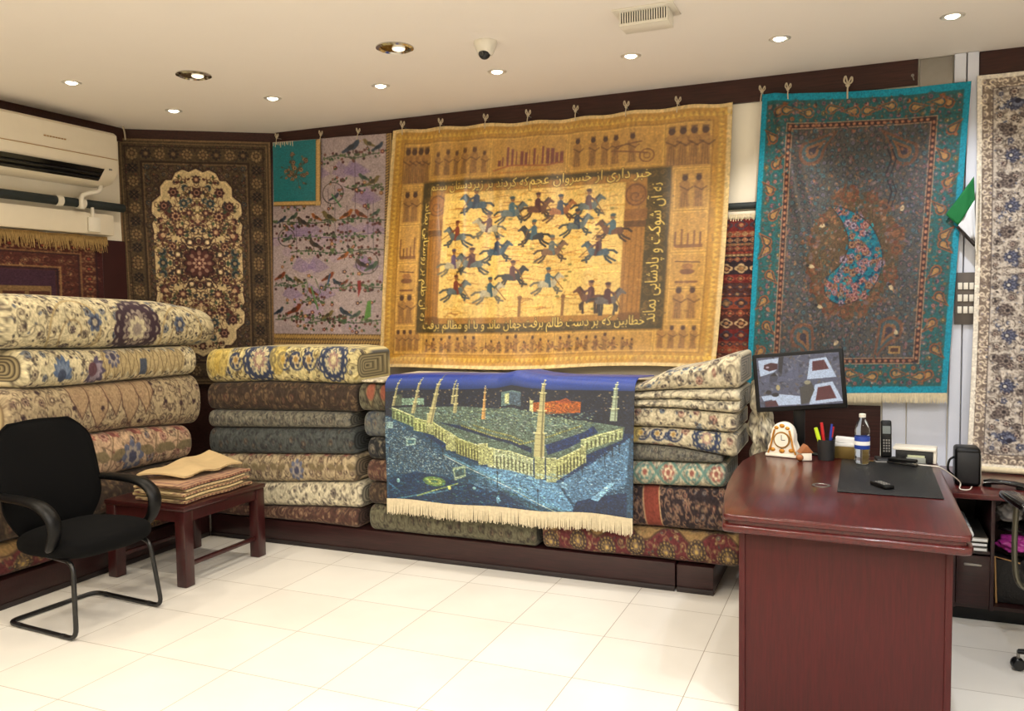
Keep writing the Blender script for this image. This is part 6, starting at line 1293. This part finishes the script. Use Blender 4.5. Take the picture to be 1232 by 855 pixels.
# monitor
pm = [ony(u, v, .325) for u, v in ((903, 426), (1014, 420), (1020, 489), (912, 497))]
mc = sum(pm)/4; ux = (pm[1]-pm[0]+pm[2]-pm[3]); w_ = np.linalg.norm(ux)/2; h_ = (np.linalg.norm(pm[3]-pm[0])+np.linalg.norm(pm[2]-pm[1]))/2
rollang = math.atan2(ux[2], ux[0])
t = thing('monitor', 'black flat monitor tilted on the desk showing four shop camera views', 'monitor', (mc[0], mc[1]+.03, ZD))
Mm = Matrix.Translation((0, -.03, mc[2]-ZD)) @ Matrix.Rotation(-rollang, 4, 'Y') @ Matrix.Rotation(-.05, 4, 'X')
MB().box(-w_/2, -.0, -h_/2, w_/2, .035, h_/2, .006, 3, Mm).build('bezel', M['black'], t, local=True)
def d_screen():
    W, H = 200, 124; cv = Cv(W, H, (96, 98, 116)); R = random.Random(77)
    P = lambda q, dx, dy: [(dx+a*W/2, dy+b*H/2) for a, b in q]
    for dx, dy in ((0, 0), (W/2, 0), (0, H/2), (W/2, H/2)):
        cv.rect(dx, dy, dx+W/2, dy+H/2, R.choice(((104, 106, 122), (88, 90, 108))))
        for k in range(60): cv.disc(dx+R.uniform(2, W/2-2), dy+R.uniform(2, H/2-2), R.uniform(1.5, 7), R.uniform(1, 4), R.choice(((60, 60, 72), (130, 128, 138), (84, 74, 78), (44, 44, 54), (150, 148, 150), (110, 96, 80))), R.uniform(0, 3), al=.6)
    wt = (196, 208, 226); mr_ = (92, 36, 44)
    cv.poly(P([(.04, .1), (.55, .05), (.5, .5), (.4, .62), (.06, .75)], 0, 0), wt); cv.poly(P([(.18, .3), (.35, .22), (.52, .28), (.5, .5), (.3, .56), (.16, .46)], 0, 0), (74, 34, 42)); cv.disc(W*.13, H*.2, 4, 2.4, (200, 180, 190)); cv.poly(P([(.3, .75), (.42, .62), (.5, .8), (.46, 1), (.28, 1)], 0, 0), (36, 34, 38)); cv.poly(P([(.56, .0), (.68, .0), (.6, .7), (.52, .6)], 0, 0), (42, 42, 50))
    cv.poly(P([(.1, .9), (.3, .75), (.7, .8), (.95, .1), (1, .1), (1, .9), (.6, 1), (.1, 1)], 0, 0), (100, 104, 130), .5)
    cv.poly(P([(.3, .2), (.7, .15), (.85, .75), (.9, .95), (.2, .98), (.25, .6)], W/2, 0), wt); cv.poly(P([(.36, .28), (.64, .25), (.74, .62), (.34, .66)], W/2, 0), mr_); cv.frame(W*.68, H*.14, W*.82, H*.32, 1, (150, 130, 130), .4)
    cv.poly(P([(.05, .55), (.5, .5), (1, .62), (1, .95), (.4, .95), (.3, .7), (.1, .75)], 0, H/2), wt); cv.poly(P([(.12, .78), (.4, .74), (.46, .98), (.14, .98)], 0, H/2), (84, 40, 48)); cv.disc(W*.24, H*.62, 5, 7, (190, 170, 120)); cv.disc(W*.12, H*.7, 7, 5, (40, 36, 40)); cv.disc(W*.2, H*.76, 9, 5, (36, 34, 40))
    cv.poly(P([(.38, .2), (.8, .12), (1, .9), (.2, .98)], W/2, H/2), wt); cv.poly(P([(.44, .32), (.74, .26), (.86, .78), (.36, .84)], W/2, H/2), mr_); cv.poly(P([(.0, .3), (.3, .1), (.36, .4), (.2, .9), (.02, .95)], W/2, H/2), (70, 66, 62)); cv.disc(W*.6, H*.55, 8, 5, (160, 150, 120))
    cv.grain(.06, 2); return cv
m, nt, b = newmat('camera_screen'); a = nt.nodes.new('ShaderNodeAttribute'); a.attribute_name = 'Col'
nt.links.new(a.outputs['Color'], b.inputs['Emission Color']); b.inputs['Emission Strength'].default_value = .8; b.inputs['Base Color'].default_value = (.01, .01, .012, 1); b.inputs['Roughness'].default_value = .25
P, U, V = quadgrid((-w_/2+.022, -.0012, h_/2-.02), (w_/2-.022, -.0012, h_/2-.02), (w_/2-.022, -.0012, -h_/2+.026), (-w_/2+.022, -.0012, -h_/2+.026), 200, 124)
P = np.array([[tuple(Mm @ Vector(p)) for p in r] for r in P])
UU, VV = np.meshgrid(np.linspace(0, 1, 200), np.linspace(0, 1, 124)); finish('screen', gridmesh('screen', P, d_screen().samp(UU, VV), .0008), m, t, 0, True)
MB().box(-.03, .0, .012, .03, .022, mc[2]-ZD-.05, .005).box(-.06, -.002, mc[2]-ZD-.09, .06, .03, mc[2]-ZD+.03, .006).build('neck', M['black'], t, local=True)
MB().prism([(-.11, -.035), (.11, -.035), (.11, .04), (-.11, .04)], .001, .013, .004).build('foot', M['blackg'], t, local=True)

# ------------------------------------------------------------------ sideboard behind the desk
ZS = .68; t = thing('sideboard', 'low dark mahogany sideboard along the wall behind the desk', 'sideboard', (4.28, .65, 0))
MB().box(3.612, .325, ZS-.03, 4.95, 1.09, ZS, .006).build('top', M['desk'], t)
for x in (3.625, 3.80, 4.36, 4.915): MB().box(x, .36, .07, x+.018, 1.06, ZS-.031, .001).build('side_panel', M['plinth'], t)
MB().box(3.644, 1.03, .07, 4.914, 1.045, ZS-.031).build('back_panel', M['plinth'], t)
MB().box(3.644, .38, .07, 4.914, 1.029, .088).build('bottom_panel', M['plinth'], t)
MB().box(3.63, .40, .002, 4.93, 1.04, .069, .001).build('base', M['black'], t)
MB().box(3.645, .365, .36, 3.799, 1.02, .376).build('shelf', M['plinth'], t)
d = MB().box(3.646, .355, .095, 3.798, .372, .352, .002).build('drawer', M['plinth'], t)
MB().box(3.68, .342, .30, 3.76, .3545, .312, .003).build('handle', M['steel'], d)
for k, (z, lab, m_) in enumerate(((.378, 'grey binder lowest on the sideboard shelf beside the desk', 'grey'), (.405, 'black binder in the middle of the sideboard shelf', 'black'), (.432, 'silver grey folder topmost on the sideboard shelf', 'steel'))):
    tt = thing('binder', lab, 'binder', (3.72, .55, z)); MB().box(3.655+.006*k, .345-.01*k, z, 3.785, .75, z+.024, .003).build('cover', M[m_], tt); MB().box(3.66+.006*k, .34-.01*k, z+.006, 3.78, .3445-.01*k, z+.018).build('spine_label', M['paper'], tt)
pc = ony(1178, 658, .34); tt = thing('paper_roll', 'white paper roll poking out beside the desk edge', 'paper', (3.74, .4, .457))
MB().cyl((3.70, .30, .475), (3.70, .74, .475), .017).build('roll', M['paper'], tt); MB().tube([(3.70+.018*math.cos(a), .40, .475+.018*math.sin(a)) for a in np.linspace(0, 2*PI, 20)[:-1]], .002, 6, True).build('band', M['grey'], tt)
# black speaker box, cord and handset on the sideboard
q0 = onz(1143, 583, ZS); t = thing('speaker_box', 'black upright speaker box on the sideboard beside the desk', 'speaker', (3.70, .56, ZS))
MB().box(3.645, .50, ZS+.001, 3.765, .64, ZS+.205, .018, 3).build('case', M['black'], t)
MB().box(3.655, .496, ZS+.02, 3.755, .4995, ZS+.18, .001).build('grille', M['dgrey'], t)
MB().tube(smoothpath([(3.644, .54, ZS+.15), (3.62, .53, ZS+.13), (3.615, .53, ZS+.08), (3.640, .54, ZS+.05)], 6), .006, 8).build('carry_strap', M['black'], t)
MB().box(3.7655, .51, ZS+.01, 3.770, .53, ZS+.17).build('trim', M['steel'], t)
t = thing('desk_phone_handset', 'black handset lying on the sideboard under the cream carpet', 'handset', (3.875, .52, ZS), -.25)
MB().tube([(-.09, 0, .02), (-.06, 0, .028), (0, 0, .03), (.06, 0, .026), (.09, 0, .02)], [.018, .018, .014, .017, .019], 12, ell=(.9, 1.2)).build('grip', M['blackg'], t, local=True)
MB().cyl((.075, 0, .001), (.075, 0, .014), .021).cyl((-.078, 0, .001), (-.078, 0, .014), .021).build('ear_pads', M['black'], t, local=True)
# things in the sideboard bay
def lumpbag(name, lab, cat, c, r, m_, seed, extra=None):
    t = thing(name, lab, cat, (c[0], c[1], c[2])); R = np.random.RandomState(seed); n, mm = 40, 28; a = np.linspace(0, 2*PI, n, endpoint=False)[None, :]; ph = np.linspace(0, PI, mm)[:, None]
    ff = R.uniform(0, 6.3, 6); rad = 1+.14*np.sin(3*a+4*ph+ff[0])+.10*np.sin(5*a-7*ph+ff[1])+.06*np.sin(11*a+9*ph+ff[2])
    X = r[0]*np.sin(ph)**.8*np.cos(a)*rad; Y = r[1]*np.sin(ph)**.8*np.sin(a)*rad; Z = np.maximum(r[2]*(1+np.cos(ph)*(.9+.1*rad)), .002)+0*a
    V = np.stack([X, Y, Z], -1).reshape(-1, 3); F = []
    for j in range(mm-1):
        for i in range(n): F.append((j*n+i, (j+1)*n+i, (j+1)*n+(i+1) % n, j*n+(i+1) % n))
    F += [list(range(n))[::-1], [(mm-1)*n+i for i in range(n)]]
    me = bpy.data.meshes.new(name); me.from_pydata(V.tolist(), [], F); me.update(); finish('bag' if extra is None else 'body', me, m_, t, 50, True)
    return t
ztop = ony(1192, 690, .40)[2]
t = thing('tote_bag', 'black tote bag with tan piping on the sideboard floor', 'bag', (3.96, .50, .09))
tb = [(3.835, .09), (4.12, .09), (4.10, .36), (3.845, .30), (3.83, .335)]
tbx = [(x-3.96, z-.09) for x, z in [(3.84, .091), (4.13, .091), (4.11, .34), (3.99, .30), (3.83, .335)]]
MB().prism(tbx, -.06, .06, .012, 2, rx).build('body', M['tote'], t, local=True)
MB().tube([(x, -.064, z) for x, z in tbx[2:]+tbx[:1]], .005, 6).build('piping', M['tan'], t, local=True)
lumpbag('plastic_bag', 'shiny magenta plastic bag on top of the black tote', 'bag', (3.925, .50, .352), (.075, .07, .045), M['pink'], 3)
lumpbag('plastic_bag', 'black plastic bag bundle above the magenta bag', 'bag', (3.945, .53, .448), (.09, .07, .03), M['black'], 5)
lumpbag('plastic_bag', 'crumpled grey plastic bag at the top of the sideboard bay', 'bag', (3.90, .49, .512), (.055, .055, .055), M['greybag'], 8)

# wall switch panel, flag
pa, pb2 = ony(1149, 328, 1.09), ony(1178, 390, 1.09); t = thing('switch_panel', 'taupe wall panel with nine white switches between the two right carpets', 'switch panel', ((pa[0]+pb2[0])/2, 1.097, pb2[2]))
MB().box(pa[0], 1.085, pb2[2], pa[0]+.17, 1.0995, pa[2], .003).build('plate', M['taupe'], t)
for r in range(3):
    for q in range(3):
        cc = ony(1155.0+7.0*q-.3*r, 344+14.3*r, 1.085); MB().box(cc[0]-.0115, 1.078, cc[2]-.02, cc[0]+.0115, 1.0848, cc[2]+.02, .002).build('switch', M['white'], t)
t = thing('flag', 'small green and white flag tucked behind the cream carpet', 'flag', tuple(ony(1160, 290, 1.02)))
yf = 1.022
def fl(name, px, m_):
    P = [ony(u, v, yf) for u, v in px]; g, U, V = quadgrid(P[0], P[1], P[2], P[3], 14, 8); g[..., 1] += .006*np.sin(U*7+V*2)
    me = gridmesh(name, g, np.full(g.shape, 100.0), .002); finish(name, me, m_, t, 180)
fl('green_stripe', [(1138, 258), (1172, 212), (1173, 240), (1153, 271)], M['green'])
fl('white_stripe', [(1153, 271), (1173, 240), (1174, 285), (1168, 287)], M['flagw'])
fl('dark_stripe', [(1150, 273), (1154, 271.5), (1175, 293), (1172, 297)], M['flagk'])
MB().cyl(tuple(ony(1176, 205, 1.015)), tuple(ony(1174, 300, 1.015)), .004, n=8).build('stick', M['white'], t)

# ------------------------------------------------------------------ coffee table with folded cloths
tx0, tx1, ty0, ty1, ZT = -1.185, -.535, -.705, .035, .495
t = thing('side_table', 'dark red wooden side table carrying folded cloths beside the black chair', 'table', (-.86, -.33, 0))
MB().box(tx0, ty0, ZT-.03, tx1, ty1, ZT, .006).build('table_top', M['table'], t)
MB().box(tx0+.02, ty0+.02, ZT-.10, tx1-.02, ty0+.045, ZT-.031).box(tx0+.02, ty1-.045, ZT-.10, tx1-.02, ty1-.02, ZT-.031).box(tx0+.02, ty0+.045, ZT-.10, tx0+.045, ty1-.045, ZT-.031).box(tx1-.045, ty0+.045, ZT-.10, tx1-.02, ty1-.045, ZT-.031).build('apron', M['table'], t)
for x in (tx0+.006, tx1-.081):
    for y in (ty0+.006, ty1-.081): MB().box(x, y, .001, x+.075, y+.075, ZT-.0305, .006).build('leg', M['table'], t)
for x in (tx0+.03, tx1-.055): MB().box(x, ty0+.08, .115, x+.025, ty1-.08, .14, .002).build('stretcher', M['table'], t)
def d_cloth(seed, g, pat):
    cv = Cv(160, 60, g); R = random.Random(seed)
    for y in (12, 34, 52): cv.rect(0, y-4, 160, y+4, pat, .75); [cv.disc(4+k*8, y, 2.6, 2.6, g) for k in range(20)]; cv.line([(0, y+7), (160, y+7)], 1, pat)
    for k in range(60): cv.leaf(R.uniform(0, 160), R.uniform(0, 60), R.uniform(4, 9), R.uniform(0, 6), pat, .3, .7)
    cv.grain(.08, seed); return cv
zc = ZT+.002; CG = 'folded cloths piled on the side table'
plc = lambda s, d, z: np.stack([-.572-d+.012*np.sin(s*16), s+0*d, z+0*d], -1)
for k, (h, lab, g, pat, y0, y1) in enumerate(((.024, 'maroon patterned cloth, lowest of the folded cloths on the side table', (176, 150, 108), (84, 40, 36), -.66, -.04), (.020, 'plain cream folded cloth, second from the bottom on the side table', (200, 178, 132), (176, 150, 108), -.65, -.12), (.022, 'cream cloth with maroon dots, third in the pile on the side table', (196, 172, 124), (92, 46, 42), -.67, -.06), (.019, 'pale striped folded cloth, fourth in the pile on the side table', (204, 184, 140), (150, 116, 84), -.64, -.10), (.022, 'maroon bordered cloth, topmost of the patterned folded cloths', (168, 132, 98), (78, 34, 34), -.66, -.05))):
    f0 = (lambda z: (lambda s: z+.005*np.sin(np.asarray(s)*8+k)))(zc); f1 = (lambda z: (lambda s: z+.005*np.sin(np.asarray(s)*8+k)))(zc+h)
    roll('folded_cloth', lab, 'cloth', plc, y0, y1, const(zc), const(zc+h), .40+.03*(k % 2), d_cloth(200+k, g, pat), M['rug'], 120, 10, .012+.004*(k % 2), edge=.012, group=CG, capcols=(g, pat), wob=.006); zc += h+.001
# beige felt : two folded leaves
P0 = [(-.985, -.60), (-.60, -.50), (-.585, -.06), (-1.0, -.0)]
g, U, V = quadgrid((-.99, -.62, zc+.03), (-1.0, .02, zc+.075), (-.66, -.04, zc+.03), (-.70, -.52, zc+.02), 60, 50)
g[..., 2] += .012*np.sin(U*5+.5)*np.sin(V*3)+.008*np.sin(U*13+V*4); g[..., 2] = np.maximum(g[..., 2], zc+.012); g[-1] += np.random.RandomState(1).uniform(-.006, .006, (60, 3))*np.array([1, .3, 0]); 
me = gridmesh('beige_felt', g[:, ::-1], np.full(g.shape, 150.0), .011); 
tag(finish('folded_felt', me, M['beige'], None, 60), 'plain sand coloured felt lying folded on top of the patterned cloths', 'cloth', CG)

# ------------------------------------------------------------------ visitor chair
t = thing('visitor_chair', 'black fabric visitor chair with loop arms and sled base at the left', 'chair', (-.735, -1.24, 0), -.07)
hw = .262; xf, xr = .29, -.27
fr = smoothpath([(-.02, -hw+.02, .40), (xf-.05, -hw+.01, .398)], 4)
def rnd(pts, r=.05, n=5):
    out = [pts[0]]
    for a, b, c in zip(pts, pts[1:], pts[2:]):
        a, b, c = map(np.array, (a, b, c)); d0 = (a-b)/np.linalg.norm(a-b); d1 = (c-b)/np.linalg.norm(c-b); p0, p1 = b+d0*r, b+d1*r
        for k in range(n+1): s = k/n; out.append(tuple((1-s)**2*p0+2*s*(1-s)*b+s*s*p1))
    return out+[pts[-1]]
path = rnd([(-.12, -hw+.05, .405), (xf-.045, -hw+.03, .395), (xf, -hw, .0135), (xr, -hw, .0135), (xr, hw, .0135), (xf, hw, .0135), (xf-.045, hw-.03, .395), (-.12, hw-.05, .405)], .06)
MB().tube(path, .0125, 12).build('sled_base', M['blackm'], t, 60, True)
mb = MB()
for x, y in ((xf-.10, -hw), (xr+.10, -hw), (xf-.10, hw), (xr+.10, hw)): mb.cyl((x-.015, y, .0135), (x+.015, y, .0135), .0135, n=12)
mb.build('glide', M['dgrey'], t, local=True)
# seat cushion
def cushion(name, cx, cz, w, l, h, mt, pw=3.2, dome=.25):
    n, mm = 48, 24; a = np.linspace(0, 2*PI, n, endpoint=False); V = []; F = []
    se = lambda v, p: np.sign(v)*np.abs(v)**(2/p)
    for j in range(mm+1):
        ph = -PI/2+PI*j/mm; k = se(math.cos(ph), 3.0); z = se(math.sin(ph), 2.4)*h/2
        for q in a: V.append((se(math.cos(q), pw)*w/2*k, se(math.sin(q), pw)*l/2*k, z*(1+dome*0)))
    for j in range(mm):
        for i in range(n): F.append((j*n+i, j*n+(i+1) % n, (j+1)*n+(i+1) % n, (j+1)*n+i))
    me = bpy.data.meshes.new(name); V = [tuple(mt @ Vector(v)) for v in V]; me.from_pydata(V, [], F)
    bm = bmesh.new(); bm.from_mesh(me); bmesh.ops.remove_doubles(bm, verts=bm.verts, dist=1e-5); bmesh.ops.recalc_face_normals(bm, faces=bm.faces); bm.to_mesh(me); bm.free(); return me
finish('seat', cushion('seat', 0, 0, .58, .56, .165, Matrix.Translation((.03, 0, .452)) @ Matrix.Rotation(-.05, 4, 'Y'), 3.6), M['fabric'], t, 180, True)
MB().box(-.2, -.2, .398, .2, .2, .413, .004).build('seat_plate', M['black'], t, local=True)
# backrest: tall rounded pad, slightly curved and reclined
n, mm = 40, 40; V = []; F = []
Pb = np.zeros((mm, n, 3)); Nb = np.zeros((mm, n, 3))
for j in range(mm):
    v_ = j/(mm-1); z = .47+.60*(1-v_); wdt = .295*(1-abs(2*(1-v_)-1)**4*.10)*((1-max(0, (1-v_)-.74)**2/.26**2*.55)**.5 if v_ < .26 else 1)*(1 if v_ < .72 else 1-.22*((v_-.72)/.28)**1.5)
    for i in range(n):
        q = 2*i/(n-1)-1; x = -.235-.10*(1-v_)**1.2+.035*q*q+.02*math.sin(PI*(1-v_)*1.3); Pb[j, i] = (x, q*wdt-.012, z)
me = gridmesh('backrest', Pb[:, ::-1], np.full(Pb.shape, 20.0), .02)
o = finish('backrest', me, M['fabric'], t, 180, True)
md = o.modifiers.new('pad', 'SOLIDIFY'); o.modifiers.remove(md)
# padded thickness: inflate the front by distance from the rim
co = np.empty(len(me.vertices)*3); me.vertices.foreach_get('co', co); co = co.reshape(-1, 3); nf = mm*n
vv, uu = np.meshgrid(np.linspace(0, 1, mm), np.linspace(-1, 1, n), indexing='ij'); inf = ((1-uu**8)*(1-(2*vv-1)**8)).ravel(); co[:nf, 0] += .03*inf; co[nf:, 0] -= .012; me.vertices.foreach_set('co', co.ravel()); me.update()
MB().box(-.30, -.05, .43, -.285, .05, .62, .004).box(-.29, -.05, .405, -.05, .05, .418, .004).build('back_bracket', M['black'], t, local=True)
for s in (-1, 1):
    y = s*.30
    lp = smoothpath([(-.27, s*.235, .70), (-.21, y, .705), (-.02, y*1.03, .705), (.12, y*1.03, .69), (.20, y*1.02, .64), (.215, y, .565), (.17, y*.97, .485), (.10, s*.245, .455)], 8)
    MB().tube(lp, [.022+.009*math.sin(PI*k/(len(lp)-1)) for k in range(len(lp))], 14, ell=(.75, 1.35), up=(0, 1, 0) if False else None).build('armrest', M['blackm'] if False else M['black'], t, 60, True)

# ------------------------------------------------------------------ office chair at the right edge
OR = 1.75; oc = (4.105, -.28); t = thing('office_chair', 'black swivel office chair at the right edge beside the sideboard', 'chair', (oc[0], oc[1], 0), OR)
MB().lathe((0, 0, 0), [(0, .10), (.03, .10), (.032, .14), (.026, .15), (.026, .40), (0, .40)], 20).build('gas_lift', M['blackm'], t, local=True)
wa = math.atan2(-.2-oc[1], 3.85-oc[0])-OR
for k in range(5):
    a = wa+2*PI*k/5; e = (.27*math.cos(a), .27*math.sin(a))
    MB().tube([(0, 0, .12), (e[0]*.6, e[1]*.6, .105), (e[0], e[1], .085)], [.026, .02, .015], 10, ell=(.7, 1.2)).build('base_leg', M['black'], t, 50, True)
    mt = Matrix.Translation((e[0], e[1], .028)) @ Matrix.Rotation(a+.5, 4, 'Z') @ Matrix.Rotation(PI/2, 4, 'X')
    cs = MB().lathe((0, 0, 0), [(0, -.022), (.024, -.022), (.0275, -.017), (.0275, -.004), (.018, -.004), (.018, .004), (.0275, .004), (.0275, .017), (.024, .022), (0, .022)], 24, mtx=mt).build('caster', M['blackm'], t, 40, True)
    MB().cyl((e[0], e[1], .05), (e[0], e[1], .09), .007, n=10).build('caster_stem', M['steel'], cs, local=True)
finish('seat', cushion('seat', 0, 0, .50, .50, .10, Matrix.Translation((0, 0, .47)), 3.2), M['pad'], t, 180, True)
MB().box(-.12, -.12, .40, .12, .12, .418, .004).build('seat_plate', M['black'], t, local=True)
finish('backrest', cushion('backrest', 0, 0, .48, .62, .09, Matrix.Translation((-.27, 0, .88)) @ Matrix.Rotation(PI/2-.12, 4, 'Y') @ Matrix.Rotation(PI/2, 4, 'Z'), 3.0), M['pad'], t, 180, True)
MB().box(-.30, -.03, .41, -.10, .03, .425, .004).tube(smoothpath([(-.28, 0, .42), (-.325, 0, .5), (-.33, 0, .7)], 5), .02, 8, ell=(.6, 1.5)).build('back_bracket', M['black'], t, local=True)
for s in (-1, 1):
    MB().box(-.12, s*.29-.035, .775, .16, s*.29+.035, .812, .014, 3).build('arm_pad', M['blackg'], t, local=True)
    MB().tube(smoothpath([(.0, s*.16, .41), (.02, s*.27, .42), (.03, s*.295, .54), (.04, s*.29, .774)], 6), .02, 10, ell=(.6, 1.2)).build('arm_post', M['olive'], t, 50, True)
    MB().box(.155, s*.29-.03, .78, .163, s*.29+.03, .788).build('arm_trim', M['steel'], t, local=True)

# ------------------------------------------------------------------ light: the ceiling lamps and added unseen rows
def spot(c, power, col=(1, .86, .66), size=2.1, blend=.7, r=.035, rot=None):
    l = bpy.data.lights.new('downlight_beam', 'SPOT'); l.energy = power; l.color = col; l.spot_size = size; l.spot_blend = blend; l.shadow_soft_size = r
    o = bpy.data.objects.new('downlight_beam', l); COL.objects.link(o); o.location = (c[0], c[1], c[2]-.02)
    if rot is not None: o.rotation_euler = rot
    return o
WARM = (1.0, .895, .73); NEUT = (1.0, .945, .86); COOL = (.93, .96, 1.0)
PW = 1.0
pows = [(18, WARM), (26, WARM), (26, WARM), (40, WARM), (46, WARM), (42, NEUT), (42, NEUT), (54, COOL)]
for k, (c, (pw, cl)) in enumerate(zip(dl, pows)):
    spot(c, pw*PW, cl)
spot((dl[3][0], dl[3][1], dl[3][2]), 46, WARM, .95, .8, .03, (.60, 0, -.28))      # the swivelled lamps aimed at the hangings
spot((dl[4][0], dl[4][1], dl[4][2]), 20, WARM, 1.1, .8, .03, (.56, 0, -.1))
spot((dl[6][0], dl[6][1], dl[6][2]), 34, NEUT, .9, .8, .03, (.66, 0, .1))
spot((dl[7][0], dl[7][1], dl[7][2]), 26, COOL, 1.1, .8, .03, (.6, 0, -.3))
# added downlight rows out of view, cooler to the right, lighting the room
names = []
for j, y in enumerate((-1.95, -3.1, -4.3, -5.6)):
    for i, x in enumerate((-1.38, .30, 1.94, 3.585, 4.75)):
        cl = (WARM, WARM, NEUT, COOL, COOL)[i]; pos = (x, y, H)
        c = downlight(0, 0, '%s unseen downlight in the %s added row over the shop floor' % (('leftmost', 'second', 'middle', 'fourth', 'rightmost')[i], ('first', 'second', 'third', 'rear')[j]), 'unseen added downlights over the shop floor', pos=pos)
        spot(pos, (50, 68, 84, 80, 66)[i]*PW, cl, 2.7, .5)
w = bpy.data.worlds.new('world'); scene.world = w; w.use_nodes = True
w.node_tree.nodes['Background'].inputs[0].default_value = (.6, .7, .9, 1); w.node_tree.nodes['Background'].inputs[1].default_value = .3
vs = scene.view_settings; scene.display_settings.display_device = 'sRGB'
vs.view_transform = 'Standard'; vs.look = 'None'; vs.gamma = 1.0; vs.use_curve_mapping = False; vs.exposure = 0.06
